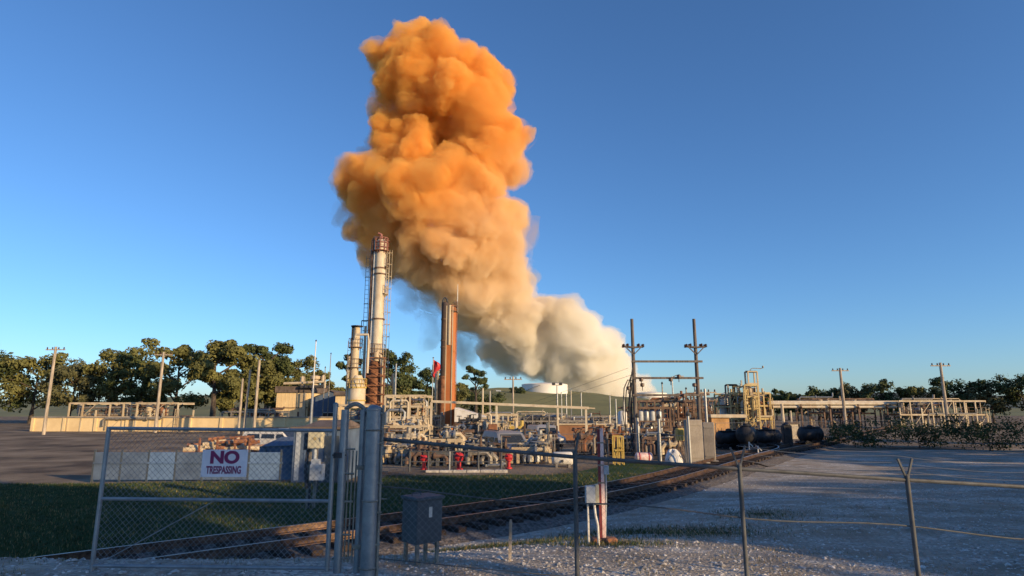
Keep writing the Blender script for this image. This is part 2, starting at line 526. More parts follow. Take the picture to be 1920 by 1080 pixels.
xs = [-6000, -2500, -1000, -400, -200, -120, -80, -60] + frange(-50, 60, 1.0)[0:0]
xs = [-6000, -2500, -1000, -400, -200, -120, -80, -60, -50] + frange(-40, -12, 1.0) + frange(-11.6, 14, 0.4) + frange(15, 45, 1.0) + [52, 60, 80, 120, 200, 400, 1000, 2500, 6000]
ys = [-3000, -800, -200, -80, -40, -20, -10, -4, 0] + frange(1, 5, 1.0) + frange(5.4, 32, 0.3) + frange(33, 60, 1.0) + [65, 75, 90, 110, 150, 220, 350, 700, 1500, 3500, 8000]
# patches of weeds in the gravel (x, y, radius x, radius y) as seen in the photograph
WEED = []
for (px, py, rx, ry) in [(1010, 1012, 1.5, 0.5), (1180, 985, 1.3, 0.55), (1250, 995, 1.6, 0.7), (1330, 1000, 1.1, 0.5), (1425, 953, 1.0, 0.8), (1140, 1040, 0.8, 0.3), (880, 1020, 0.9, 0.35)]:
    p = gnd(px, py, -0.3); WEED.append((p.x, p.y, rx, ry))
def weedy(x, y):
    return max([1 - math.hypot((x - a) / r1, (y - c_) / r2) for a, c_, r1, r2 in WEED])
g_o = sheet('ground', xs, ys, ground, m_ground)
def zone(x, y):
    ty = track_y(x)
    lawn = 0.0; yard = 0.0
    if y > ty + 1.5: lawn = sm((y - ty - 1.5) / 1.0)
    edge = 27.8 + 0.1 * max(-10, min(0, x)) + 6.2 * sm((x - 1.5) / 5.0) + (max(0.0, x - 11.0)) * 1.6
    edge = min(edge, 45)
    if x < -5.5: edge = 24.8 
    yard = sm((y - edge) / 1.0)
    if x > 20: lawn *= 1 - sm((x - 20) / 3)
    if y < ty - 1.5:
        lawn = max(0.0, min(1.0, 0.12 + 0.55 * weedy(x, y))) if weedy(x, y) > -0.4 else 0.0
        if y > 60: yard = sm((y - 60) / 8)
    return lawn, yard
ca = g_o.data.color_attributes.new('zone', 'FLOAT_COLOR', 'POINT')
for i, v in enumerate(g_o.data.vertices):
    l_, y_ = zone(v.co.x, v.co.y)
    ca.data[i].color = (0, l_, y_, 1)

# --- railway track
m_rail = mat('rail_steel', (0.16, 0.10, 0.07), 0.45, 0.6, 0.3, 6)
m_railtop = mat('rail_head_worn', (0.34, 0.27, 0.22), 0.42, 0.7, 0.2, 3)
m_tie = mat('sleeper_wood', (0.050, 0.034, 0.026), 0.9, 0, 0.3, 4, 0.6, 30)
m_ballast = mat('ballast', (0.20, 0.175, 0.155), 0.95, 0, 0.5, 9, 1.0, 14, color2=(0.035, 0.028, 0.025))
def normals(P):
    out = []
    for i in range(len(P)):
        d = (P[min(i + 1, len(P) - 1)] - P[max(i - 1, 0)]).normalized()
        out.append(Vector((-d.y, d.x, 0)))
    return out
def strip(P, prof, m, name, parent=None, jit=0.0):
    """sweep a profile of (offset, height) along P"""
    b = MB(); Nn = normals(P); k = len(prof)
    vs = []; fs = []
    for p, n in zip(P, Nn):
        for (o_, h_) in prof:
            j = noise.noise(p * 1.7 + n * o_ * 2) * jit
            vs.append(p + n * (o_ + j) + Vector((0, 0, h_ + j * 0.15)))
    for i in range(len(P) - 1):
        for q in range(k - 1):
            fs.append((i * k + q, (i + 1) * k + q, (i + 1) * k + q + 1, i * k + q + 1))
    b.add(vs, fs)
    return b.build(name, m, parent)
def make_track(C, name, label, nmax, top=None):
    ob = strip([p.copy() for p in C], [(-2.3, -0.22), (-1.55, -0.02), (-0.7, -0.012), (0.7, -0.012), (1.55, -0.02), (2.3, -0.22)], m_ballast, 'track_bed', None, 0.25)
    ob.location = (0, 0, 0); ob['kind'] = 'structure'
    t = thing(name, None, None, C[len(C) // 3]); t['kind'] = 'structure'
    L0 = t.location
    G = 0.7175
    for s in (-1, 1):
        b = MB(); Nn = normals(C)
        prof = [(-0.07, 0.10), (-0.07, 0.115), (-0.012, 0.13), (-0.012, 0.215), (-0.036, 0.225), (-0.036, 0.258), (0.036, 0.258), (0.036, 0.225), (0.012, 0.215), (0.012, 0.13), (0.07, 0.115), (0.07, 0.10)]
        k = len(prof); vs = []
        for p, n in zip(C, Nn):
            for (o_, h_) in prof: vs.append(p + n * (s * G + o_) + Vector((0, 0, h_)) - L0)
        b.add(vs, [])
        for i in range(len(C) - 1):
            for q in range(k):
                r_ = (q + 1) % k
                b.f.append((i * k + q, i * k + r_, (i + 1) * k + r_, (i + 1) * k + q)); b.m.append(1 if q == 5 else 0)
        b.build('rail', [m_rail, top or m_railtop], t)
    # sleepers
    vis = [(i, C[i]) for i in range(0, len(C)) if abs(C[i].x) < C[i].y * 0.9 + 1]
    vis.sort(key=lambda q: q[1].y)
    proto = MB().bevbox(-0.12, 0.12, -1.3, 1.3, -0.06, 0.10, 0.015).build('sleeper', m_tie, t)
    Nn = normals(C); rest = MB(); first = True
    for j, (i, p) in enumerate(vis):
        n = Nn[i]; a = math.atan2(n.y, n.x) - math.pi / 2 + rnd.uniform(-0.02, 0.02)
        if j < nmax:
            o = proto if first else proto.copy()
            if not first: COL.objects.link(o); o.parent = t
            first = False
            o.location = p - L0 + Vector((0, 0, rnd.uniform(-0.012, 0.012))) + n * rnd.uniform(-0.06, 0.06); o.rotation_euler = (0, 0, a)
        else:
            q = p - L0; d = Vector((n.y, -n.x, 0))
            rest.bar(q - n * 1.3 + Vector((0, 0, 0.02)), q + n * 1.3 + Vector((0, 0, 0.02)), 0.24, 0.16)
    if rest.v:
        r_ = rest.build('sleeper', m_tie, t); r_['kind'] = 'stuff'
    return t
make_track(TC, 'railway_track', None, 99)
_sp = [gnd(1368, 868), gnd(1395, 860), gnd(1420, 853.5), gnd(1438, 847.5), gnd(1436, 842.5), gnd(1415, 839.5), gnd(1380, 838), gnd(1345, 837.5)]
for q in _sp: q.z = GZ + 0.05
make_track(resample(_sp, 0.6), 'railway_spur', None, 60, mat('rail_head_bright', (0.60, 0.58, 0.56), 0.35, 0.4, 0.1, 3))

# --- loose stones
m_stone = mat('pale_stone', (0.60, 0.57, 0.53), 0.9, 0, 0.25, 9)
m_stone2 = mat('grey_stone', (0.42, 0.39, 0.36), 0.9, 0, 0.3, 9)
b = MB()
def stone(b, x, y, z, r):
    k = len(b.v)
    a = rnd.uniform(0, 6.28); h = r * rnd.uniform(0.4, 0.8)
    vs = []
    for i in range(5):
        q = a + i * 1.2566; rr = r * rnd.uniform(0.7, 1.25)
        vs.append((x + rr * math.cos(q), y + rr * math.sin(q), z - 0.004 + h * rnd.uniform(0.2, 0.5)))
    vs.append((x + rnd.uniform(-.3, .3) * r, y + rnd.uniform(-.3, .3) * r, z + h)); vs.append((x, y, z - h * 0.5))
    fs = [(i, (i + 1) % 5, 5) for i in range(5)] + [((i + 1) % 5, i, 6) for i in range(5)]
    b.mi = 0 if rnd.random() < 0.5 else 1
    b.add(vs, fs)
cnt = 0
while cnt < 15000:
    y = 6.3 + rnd.random() ** 1.6 * 20; x = rnd.uniform(-0.9, 0.9) * y
    if y > track_y(x) - 1.5 or rnd.random() > 0.35 + 0.9 * noise.noise(Vector((x * 0.5, y * 0.5, 9))) + 0.3 or weedy(x, y) > 0.3: 
        if not (abs(y - track_y(x)) < 2.0 and rnd.random() < 0.35): continue
        cnt += 1
        stone(b, x, y, GZ + 0.0 - 0.05 * abs(y - track_y(x)), rnd.uniform(0.015, 0.04)); continue
    stone(b, x, y, ground(x, y), rnd.uniform(0.01, 0.034) * (1 + (rnd.random() < 0.03) * 1.2)); cnt += 1
o = b.build('loose_gravel', [m_stone, m_stone2]); tag(o, 'pale and grey loose gravel beside the railway track', 'gravel', kind='stuff')

# --- weeds and grass tufts
m_grass = mat('grass_blade', (0.055, 0.085, 0.025), 0.8, 0, 0.35, 2.0, color2=(0.02, 0.042, 0.012))
m_dry = mat('dry_grass_blade', (0.30, 0.22, 0.09), 0.85, 0, 0.3, 2.0)
def blades(n, pick, hmin, hmax, w, name, label, mats, pdry):
    b = MB()
    k = 0; tries = 0
    while k < n and tries < n * 30:
        tries += 1
        x, y, ok = pick()
        if not ok: continue
        z = ground(x, y) - 0.01
        for q in range(3):
            h = rnd.uniform(hmin, hmax); a = rnd.uniform(0, 6.28); l = h * rnd.uniform(0.1, 0.7)
            dx, dy = math.cos(a) * w, math.sin(a) * w
            ex, ey = x + rnd.uniform(-.05, .05), y + rnd.uniform(-.05, .05)
            b.mi = 1 if rnd.random() < pdry else 0
            mx, my = ex - dy / w * l * .3, ey + dx / w * l * .3
            b.add([(ex - dx, ey - dy, z), (ex + dx, ey + dy, z), (mx + dx * .6, my + dy * .6, z + h * .6), (mx - dx * .6, my - dy * .6, z + h * .6), (ex - dy / w * l, ey + dx / w * l, z + h)], [(0, 1, 2, 3), (3, 2, 4)])
        k += 1
    o = b.build(name, mats); tag(o, label, 'grass', kind='stuff'); return o
def pick_weed():
    a, c_, r1, r2 = rnd.choice(WEED); x = a + rnd.gauss(0, 0.7) * r1; y = c_ + rnd.gauss(0, 0.9) * r2
    return x, y, y < track_y(x) - 1.6
blades(4200, pick_weed, 0.02, 0.11, 0.005, 'weeds', 'low dark weeds in patches on the gravel beside the track', [m_grass, m_dry], 0.25)
def pick_any():
    y = 7 + rnd.random() ** 1.3 * 18; x = rnd.uniform(-0.8, 0.9) * y
    return x, y, y < track_y(x) - 1.7 and noise.noise(Vector((x * .7, y * .7, 4))) > 0.12
blades(2600, pick_any, 0.015, 0.07, 0.004, 'dry_weeds', 'sparse dry weed sprigs scattered over the gravel', [m_grass, m_dry], 0.65)
def pick_lawn():
    y = 9 + rnd.random() * 20; x = rnd.uniform(-0.9, 0.9) * y
    if x > 20: return x, y, False
    l_, ya = zone(x, y)
    return x, y, y > track_y(x) + 1.8 and l_ > 0.5 and ya < 0.6
blades(34000, pick_lawn, 0.03, 0.10, 0.008, 'grass', 'short dark green lawn between the track and the plant fence', [m_grass, m_dry], 0.12)

# --- far hills
m_hill = mat('hill_grass', (0.20, 0.195, 0.075), 0.95, 0, 0.3, 0.03, color2=(0.11, 0.12, 0.05))
m_far = mat('far_hill', (0.09, 0.11, 0.085), 0.95, 0, 0.2, 0.01)
def hills(name, Y0, Y1, prof, m, nx=80, ny=14, rough=1.0):
    """prof: list of (px, py) of the skyline as seen from the road"""
    x0, x1 = prof[0][0], prof[-1][0]
    b = MB(); vs = []
    for j in range(ny + 1):
        t = j / ny
        Y = Y0 + (Y1 - Y0) * t
        for i in range(nx + 1):
            px = x0 + (x1 - x0) * i / nx
            for q in range(len(prof) - 1):
                if prof[q][0] <= px <= prof[q + 1][0]:
                    f = (px - prof[q][0]) / (prof[q + 1][0] - prof[q][0]); py = prof[q][1] + (prof[q + 1][1] - prof[q][1]) * sm(f)
            Yc = Y0 + (Y1 - Y0) * 0.6
            top = at(px, py, Yc).z
            h = GZ - 1.5 + (top - GZ + 1.5) * sm(min(1, t / 0.6)) * (1 if t <= 0.6 else 1 - 0.5 * sm((t - 0.6) / 0.4))
            X = (px - 960) / FPX * Yc * 1.02
            vs.append((X, Y, h + noise.noise(Vector((X * 0.02, Y * 0.02, 0))) * rough * sm(t * 3) ))
    fs = [(j * (nx + 1) + i, j * (nx + 1) + i + 1, (j + 1) * (nx + 1) + i + 1, (j + 1) * (nx + 1) + i) for j in range(ny) for i in range(nx)]
    b.add(vs, fs)
    o = b.build(name, m, smooth=True); o['kind'] = 'structure'; return o
hills('hill', 180, 480, [(-500, 758), (300, 750), (560, 738), (700, 735), (860, 733), (940, 727), (1080, 735), (1170, 746), (1290, 758), (1400, 764), (2300, 766)], m_hill, rough=1.2)
hills('far_hills', 900, 2200, [(-900, 752), (400, 755), (900, 752), (1180, 756), (1290, 752), (1340, 742), (1400, 738), (1480, 744), (1600, 736), (1800, 742), (2600, 750)], m_far, rough=6)
# ---------------------------------------------------------------- trees
m_bark = mat('bark', (0.085, 0.065, 0.05), 0.95, 0, 0.3, 2, 0.8, 8)
def leafmat(name, c, c2):
    m = mat(name, c, 0.75, 0, 0.3, 0.9, color2=c2, spec=0.2)
    m.node_tree.nodes['Noise Texture'].inputs['Scale'].default_value = 0.6
    return m
m_leaf = [leafmat('leaf_dark', (0.085, 0.105, 0.035), (0.04, 0.05, 0.02)),
          leafmat('leaf_olive', (0.17, 0.16, 0.05), (0.08, 0.085, 0.03)),
          leafmat('leaf_dull', (0.12, 0.115, 0.05), (0.055, 0.06, 0.03))]
def tree(loc, h, spread, lm, label, seed, n=2600, trunk=0.4, leaf=0.3, low=0.35, group=None, name='tree', cat='tree'):
    """tapered trunk, forking limbs, and a crown of leaf clumps at the limb ends"""
    rg = random.Random(seed)
    t = thing(name, label, cat, loc, group=group)
    tb = MB()
    lean = Vector((rg.uniform(-.06, .06) * h, rg.uniform(-.06, .06) * h, 0))
    tr = h * 0.035
    top = Vector((lean.x, lean.y, h * 0.72))
    P = [Vector((0, 0, -0.3)), Vector((lean.x * .2, lean.y * .2, h * trunk * .6)), Vector((lean.x * .5, lean.y * .5, h * trunk)), top]
    tb.tube(P, tr, 7, tr * 0.2)
    ends = []
    nl = rg.randint(7, 10)
    for k in range(nl):
        z = h * (trunk * 0.8 + (0.78 - trunk * 0.8) * k / nl)
        a = k * 2.4 + rg.uniform(-.5, .5)
        f = math.sin(math.pi * min(1, max(0.05, (z / h - low * .5) / (1.0 - low * .5)))) ** 0.6
        L = spread * (0.55 + 0.45 * f) * rg.uniform(0.7, 1.05)
        s = Vector((lean.x * z / h, lean.y * z / h, z))
        e = s + Vector((math.cos(a) * L, math.sin(a) * L, h * rg.uniform(0.06, 0.2)))
        mid = s.lerp(e, 0.5) + Vector((0, 0, h * 0.03))
        tb.tube([s, mid, e], tr * 0.35, 5, tr * 0.08)
        ends += [(e, 1.0), (mid + Vector((rg.uniform(-1, 1), rg.uniform(-1, 1), rg.uniform(.2, 1))) * h * 0.06, 0.9)]
        for q in range(2):
            e2 = mid + Vector((math.cos(a + rg.uniform(-1, 1)), math.sin(a + rg.uniform(-1, 1)), rg.uniform(.1, .8))) * L * 0.5
            tb.tube([mid, e2], tr * 0.15, 4, tr * 0.05); ends.append((e2, 0.8))
    ends += [(top + Vector((rg.uniform(-.2, .2) * spread, rg.uniform(-.2, .2) * spread, h * 0.1)), 1.0), (top, 1.0)]
    tb.build('trunk', m_bark, t, smooth=True)
    cb = MB()
    per = max(10, n // len(ends))
    for (c, s) in ends:
        R0 = spread * 0.36 * s * rg.uniform(0.75, 1.15)
        for i in range(per):
            d = Vector((rg.gauss(0, 1), rg.gauss(0, 1), rg.gauss(0, 1))).normalized()
            rr = R0 * (rg.random() ** 0.42)
            p = c + Vector((d.x * rr, d.y * rr, d.z * rr * 0.72))
            p += noise.noise_vector(p * 0.9 / max(1, h * .1)) * R0 * 0.35
            nrm = (d + Vector((rg.uniform(-1, 1), rg.uniform(-1, 1), rg.uniform(-.4, 1))) * 0.9).normalized()
            u = nrm.orthogonal().normalized(); v = nrm.cross(u)
            a = rg.uniform(0, 3.14); u, v = u * math.cos(a) + v * math.sin(a), v * math.cos(a) - u * math.sin(a)
            l = leaf * rg.uniform(0.6, 1.3)
            cb.add([p - u * l, p - v * l * .55 + nrm * l * .15, p + u * l, p + v * l * .55], [(0, 1, 2, 3)])
    cb.build('crown', lm, t)
    return t
def gtree(px, ytop, Y, wpx, lm, label, seed, base=None, **k):
    k['n'] = int(k.get('n', 2600) * 2.4); k['leaf'] = k.get('leaf', 0.4) * 0.66
    zt = at(px, ytop, Y).z
    z0 = GZ if base is None else base
    h = (zt - z0) / 0.97
    return tree((xw(px, Y), Y, z0), h, wpx / 2 / FPX * Y, lm, label, seed, **k)
G1 = 'trees behind the plant'
D_, O_, U_ = m_leaf
gtree(400, 624, 95, 110, O_, 'tall tree cut by the left edge of the photo, in front of other trees', 1, n=5200, leaf=0.42, group=G1)
gtree(455, 672, 110, 80, O_, 'olive tree with its rounded top just right of the tall edge tree', 2, n=3400, leaf=0.42, group=G1)
gtree(500, 642, 120, 88, D_, 'highest dark tree behind the three bare poles', 3, n=4200, leaf=0.42, group=G1)
gtree(540, 665, 125, 82, O_, 'olive tree standing left of the thin white mast', 4, n=3600, leaf=0.42, group=G1)
gtree(585, 690, 128, 62, O_, 'low tree showing over the dark roof of the beige building', 5, n=2600, leaf=0.4, group=G1)
gtree(430, 700, 100, 70, O_, 'bushy low tree filling the gap below the tall edge tree', 6, n=3000, leaf=0.4, group=G1, trunk=0.15)
gtree(470, 700, 118, 80, O_, 'low broad tree right behind the shortest bare pole', 61, n=3000, leaf=0.4, group=G1, trunk=0.15)
gtree(535, 702, 116, 90, O_, 'low broad tree touching the left corner of the beige building', 62, n=3000, leaf=0.4, group=G1, trunk=0.15)
gtree(655, 652, 135, 46, D_, 'small dark tree seen left of the white column', 7, n=2400, leaf=0.4, group=G1)
gtree(735, 648, 140, 78, D_, 'dark spreading tree with sky gaps right of the white column', 8, n=2900, leaf=0.42, group=G1, trunk=0.5)
gtree(765, 692, 142, 60, D_, 'dark bush tree at the foot of the spreading tree', 9, n=2400, leaf=0.4, group=G1, trunk=0.2)
gtree(800, 684, 146, 66, D_, 'dark tree behind the red flag', 10, n=2800, leaf=0.4, group=G1, trunk=0.2)
gtree(725, 716, 138, 70, O_, 'low olive tree above the pipework by the white column', 11, n=2400, leaf=0.4, group=G1, trunk=0.15)
gtree(850, 712, 148, 60, O_, 'low tree showing right of the orange towers', 12, n=2200, leaf=0.4, group=G1, trunk=0.15)
gtree(893, 684, 175, 44, D_, 'lone round tree standing on the hill right of the orange towers', 13, n=2000, leaf=0.38, group=G1, trunk=0.5)
gtree(640, 722, 132, 56, O_, 'low tree between the grey shed roof and the yellow unit', 14, n=2000, leaf=0.4, group=G1, trunk=0.15)
gtree(968, 722, 300, 34, D_, 'small dark tree on the hill left of the white tank', 15, n=900, leaf=0.6, group=G1, trunk=0.2)
gtree(905, 738, 230, 70, D_, 'dark wide bush on the hill slope under the lone round tree', 16, n=1500, leaf=0.6, group=G1, trunk=0.15)
for i, (px, yt, Y, wp, l_) in enumerate([(1455, 737, 150, 40, 'dark tree just right of the yellow process unit'), (1478, 731, 155, 40, 'taller dark tree near the right edge of the photo'),
        (1503, 735, 150, 44, 'dark tree cut by the right edge of the photo')]):
    gtree(px, yt, Y, wp, D_, l_, 30 + i, n=1900, leaf=0.4, group=G1, trunk=0.2)
# trees beyond the photo's left and right edges keep the same woods going
for i, (px, yt, Y, wp, lm) in enumerate([(330, 640, 105, 110, O_), (265, 668, 112, 100, D_), (200, 650, 118, 100, O_), (130, 676, 115, 100, U_), (60, 660, 120, 110, O_), (-10, 650, 118, 110, D_)]):
    gtree(px, yt, Y, wp, lm, ['olive tree next to the tall edge tree, toward the left', 'dark lower tree, second left of the tall edge tree', 'olive high tree, third left of the tall edge tree', 'dull low tree, fourth left of the tall edge tree', 'olive tree, last but one at the far left', 'dark tree at the very far left of the view'][i], 50 + i, n=2800, leaf=0.45, group=G1, trunk=0.22)
for i, (px, yt, Y, wp, lm) in enumerate([(1548, 728, 150, 56, D_), (1600, 722, 145, 62, U_), (1660, 715, 140, 66, D_), (1725, 722, 138, 66, O_), (1790, 708, 132, 76, D_), (1860, 716, 128, 76, U_), (1925, 700, 125, 90, D_)]):
    gtree(px, yt, Y, wp, lm, 'tree %s of the wood right of the yellow unit, counted outward' % ['one', 'two', 'three', 'four', 'five', 'six', 'seven'][i], 70 + i, n=2000, leaf=0.42, group=G1, trunk=0.2)
# trees on the near side of the road, behind and right of the viewer: they shade the foreground
for i, (x, y, h, sp, tk) in enumerate([(19.5, -7, 9.6, 3.4, .88), (26.5, -10, 13.4, 4.0, .9), (30, -3, 11.5, 4.6, .7), (34.5, -7, 14.0, 4.5, .12), (42, -7, 15.4, 4.2, .12), (50, -8, 14.8, 4.0, .12), (58, -8, 15.0, 4.2, .12), (67, -9, 14.5, 5.4, .12),
        (18, 5, 5.2, 3.2, .12), (24, 9, 5.2, 3.2, .12), (29, 16, 4.3, 3.2, .12), (34, 22, 4.8, 3.4, .12), (38, 29, 7.6, 3.8, .1), (37, 34, 8.0, 3.8, .1), (42, 38, 8.5, 4.0, .1), (49, 47, 8.5, 4.0, .1), (25, -17, 11, 4.5, .8), (41, -13, 14, 5, .12)]):
    tree((x, y, GZ if y > 3 else 0), h, sp, m_leaf[i % 3], 'roadside tree behind or right of the viewpoint', 90 + i, n=3600, leaf=0.3, trunk=tk, low=0.1, group='trees around the viewpoint')
# ---------------------------------------------------------------- materials for made things
M = {}
M['galv'] = mat('galvanised_steel', (0.33, 0.34, 0.35), 0.45, 0.5, 0.18, 5, color2=(0.22, 0.235, 0.25))
M['galvd'] = mat('dull_galvanised', (0.29, 0.26, 0.22), 0.6, 0.4, 0.2, 6)
M['wire'] = mat('fence_wire', (0.26, 0.27, 0.28), 0.5, 0.6, 0.1, 5)
M['cream'] = mat('cream_paint', (0.56, 0.47, 0.33), 0.6, 0, 0.16, 0.9, 0.1, 10, color2=(0.40, 0.30, 0.18), stretch=(1, 1, 0.35))
M['cream2'] = mat('pale_cream', (0.62, 0.55, 0.42), 0.6, 0, 0.1, 1.2, color2=(0.46, 0.36, 0.24), stretch=(1, 1, 0.4))
M['rust'] = mat('rusted_steel', (0.34, 0.15, 0.075), 0.85, 0.1, 0.3, 2.2, 0.3, 12, color2=(0.13, 0.055, 0.03))
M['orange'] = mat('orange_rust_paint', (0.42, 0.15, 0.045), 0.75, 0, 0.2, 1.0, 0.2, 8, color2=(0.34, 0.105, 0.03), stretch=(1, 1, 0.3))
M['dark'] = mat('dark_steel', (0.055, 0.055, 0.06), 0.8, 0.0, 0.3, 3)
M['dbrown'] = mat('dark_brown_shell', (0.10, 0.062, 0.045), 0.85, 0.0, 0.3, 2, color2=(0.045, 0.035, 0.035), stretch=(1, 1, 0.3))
M['brown'] = mat('brown_steel', (0.16, 0.10, 0.07), 0.8, 0, 0.3, 2)
M['white'] = mat('white_paint', (0.72, 0.70, 0.66), 0.5, 0, 0.08, 1.5, color2=(0.56, 0.52, 0.45))
M['red'] = mat('red_paint', (0.55, 0.03, 0.035), 0.5, 0, 0.15, 4, color2=(0.36, 0.02, 0.02))
M['blue'] = mat('blue_grey_panel', (0.105, 0.15, 0.225), 0.8, 0, 0.12, 1.5, color2=(0.07, 0.10, 0.155))
M['conc'] = mat('concrete', (0.36, 0.32, 0.27), 0.95, 0, 0.14, 1.2, 0.3, 9, color2=(0.24, 0.21, 0.18))
M['olive'] = mat('yellowed_cream', (0.60, 0.46, 0.20), 0.65, 0, 0.2, 1.5, color2=(0.40, 0.28, 0.12))
M['yellow'] = mat('yellow_paint', (0.56, 0.41, 0.11), 0.6, 0, 0.2, 2, color2=(0.36, 0.24, 0.06))
M['wood'] = mat('weathered_wood', (0.42, 0.35, 0.27), 0.9, 0, 0.25, 3, 0.4, 15, stretch=(3, 3, 0.25))
M['woodd'] = mat('dark_wood_pole', (0.17, 0.14, 0.12), 0.9, 0, 0.25, 3, 0.4, 15, stretch=(3, 3, 0.25))
M['box'] = mat('cabinet_paint', (0.075, 0.088, 0.10), 0.6, 0.0, 0.12, 4, color2=(0.05, 0.06, 0.07))
M['fdark'] = mat('weathered_fence_steel', (0.115, 0.12, 0.125), 0.7, 0.2, 0.2, 6, color2=(0.07, 0.07, 0.07))
M['boxg'] = mat('grey_enclosure', (0.40, 0.43, 0.46), 0.5, 0, 0.1, 4)
M['beige'] = mat('beige_enclosure', (0.52, 0.47, 0.32), 0.5, 0, 0.1, 5)
M['purple'] = mat('sign_print', (0.20, 0.02, 0.09), 0.5, 0, 0.05, 5)
M['sign'] = mat('sign_face', (0.70, 0.66, 0.70), 0.4, 0, 0.05, 5)
M['glass'] = mat('dark_glass', (0.03, 0.035, 0.04), 0.1, 0, 0.05, 5, spec=0.6)
M['rubber'] = mat('rubber', (0.03, 0.03, 0.03), 0.85, 0, 0.1, 5)
M['tan'] = mat('tan_siding', (0.76, 0.58, 0.32), 0.7, 0, 0.07, 0.6, color2=(0.64, 0.47, 0.25))
M['roof'] = mat('brown_roof', (0.14, 0.105, 0.085), 0.85, 0, 0.2, 1.5)
M['tank'] = mat('tank_white', (0.74, 0.71, 0.66), 0.55, 0, 0.04, 0.15, color2=(0.62, 0.58, 0.52))
M['ins'] = mat('insulator_brown', (0.09, 0.045, 0.03), 0.35, 0, 0.1, 5)

def X_(px, Y): return xw(px, Y, 800)

class PT:
    """a thing whose measures are read off the photo at its own real distance"""
    def __init__(s, name, label, cat, px, Y, z=None, group=None, rz=0.0, py=765):
        z = GZ if z is None else z
        s.Y = Y; s.s = Y / FPX; s.py = py
        s.t = thing(name, label, cat, (xw(px, Y, py), Y, z), rz, group)
        s.t0 = s.t.location.copy()
    def x(s, px, py=None): return xw(px, s.Y, py if py else s.py) - s.t0.x
    def z(s, py): return zw(py, s.Y) - s.t0.z
    def p(s, px, py, dy=0.0): return Vector((s.x(px, py), dy, s.z(py)))

# ---------------------------------------------------------------- the near fence line
FY = 8.0
def mesh_panel(b, x0, x1, zb0, zt0, zb1, zt1, y, pitch=0.075, r=0.0021):
    """chain-link: zigzag wires clipped between the sloping bottom and top lines"""
    def lim(x):
        t = (x - x0) / (x1 - x0); return zb0 + (zb1 - zb0) * t, zt0 + (zt1 - zt0) * t
    zmin, zmax = min(zb0, zb1), max(zt0, zt1)
    H = zmax - zmin
    for s in (-1, 1):
        k = x0 - H
        while k < x1 + H:
            # line z = zmin + s*(x-k) for s=1 ; z = zmax - (x-k) for s=-1
            pts = []
            n = 40
            a = max(x0, k); e = min(x1, k + H)
            inside = None
            if e > a:
                run = []
                for i in range(n + 1):
                    x = a + (e - a) * i / n
                    z = zmin + (x - k) if s == 1 else zmax - (x - k)
                    lo, hi = lim(x)
                    if lo <= z <= hi: run.append((x, z))
                if len(run) > 1:
                    b.tube([(run[0][0], y + s * 0.003, run[0][1]), (run[-1][0], y + s * 0.003, run[-1][1])], r, 3, cap=False)
            k += pitch
def zF(py): return zw(py, FY)
def xF(px, py=900): return xw(px, FY, py)

# left vehicle gate leaf
g = PT('chain_link_gate', 'wide chain-link gate leaf on the left with a middle rail, beside the latch post', 'gate', 620, FY, zF(1072), py=920)
xa = g.x(190); xb = g.x(621)
zt, zm, zbm = g.z(806), g.z(938), g.z(1064)
slope_t = 0.02
b = MB()
for z in (zt, zm, zbm): b.tube([(xa, 0, z + 0.02), (xb, 0, z - 0.01)], 0.022, 8)
b.tube([(xa, 0, zbm - 0.05), (xa, 0, zt + 0.04)], 0.026, 8)
b.tube([(xa, 0, zbm), ((xa + xb) / 2, 0, zm)], 0.006, 5)
b.build('frame', M['galv'], g.t, smooth=True)
b = MB(); b.tube([(xb, 0, g.z(1070)), (xb, 0, g.z(762))], 0.030, 10); b.lathe([(0.034, 0), (0.036, 0.03), (0.015, 0.05)], (xb, 0, g.z(762)), 10)
b.build('stile', M['galv'], g.t, smooth=True)
b = MB(); mesh_panel(b, xa, xb, zbm, zt, zbm, zt, 0.012)
b.build('wire_mesh', M['wire'], g.t)
# sign on the gate
sgn = PT('warning_sign', 'white NO TRESPASSING sign with dark purple letters wired to the left gate', 'sign', 421, FY - 0.04, zF(868), py=868)
b = MB(); b.bevbox(-0.285, 0.285, -0.006, 0.006, -0.165, 0.165, 0.003)
b.build('panel', M['sign'], sgn.t)
def text(body, size, x, z, parent, m, y=-0.009, sx=1.0, name='lettering', bold=0.006):
    cu = bpy.data.curves.new(name, 'FONT'); cu.body = body; cu.size = size; cu.align_x = 'CENTER'; cu.align_y = 'CENTER'
    cu.extrude = 0.001; cu.offset = bold
    o = bpy.data.objects.new(name, cu); COL.objects.link(o)
    dg = bpy.context.evaluated_depsgraph_get(); me = bpy.data.meshes.new_from_object(o.evaluated_get(dg))
    bpy.data.objects.remove(o); me.materials.clear(); me.materials.append(m)
    o = bpy.data.objects.new(name, me); COL.objects.link(o); o.parent = parent
    o.rotation_euler = (math.pi / 2, 0, 0); o.location = (x, y, z); o.scale = (sx, 1, 1)
    return o
text('NO', 0.20, 0.0, 0.065, sgn.t, M['purple'], sx=1.15, bold=0.010)
text('TRESPASSING', 0.125, 0.0, -0.085, sgn.t, M['purple'], sx=0.58, bold=0.004)
for sx in (-0.27, 0.27):
    for sz in (-0.15, 0.15):
        b = MB(); b.tube([(sx, -0.01, sz), (sx, 0.05, sz)], 0.004, 5); b.build('wire_tie', M['wire'], sgn.t)

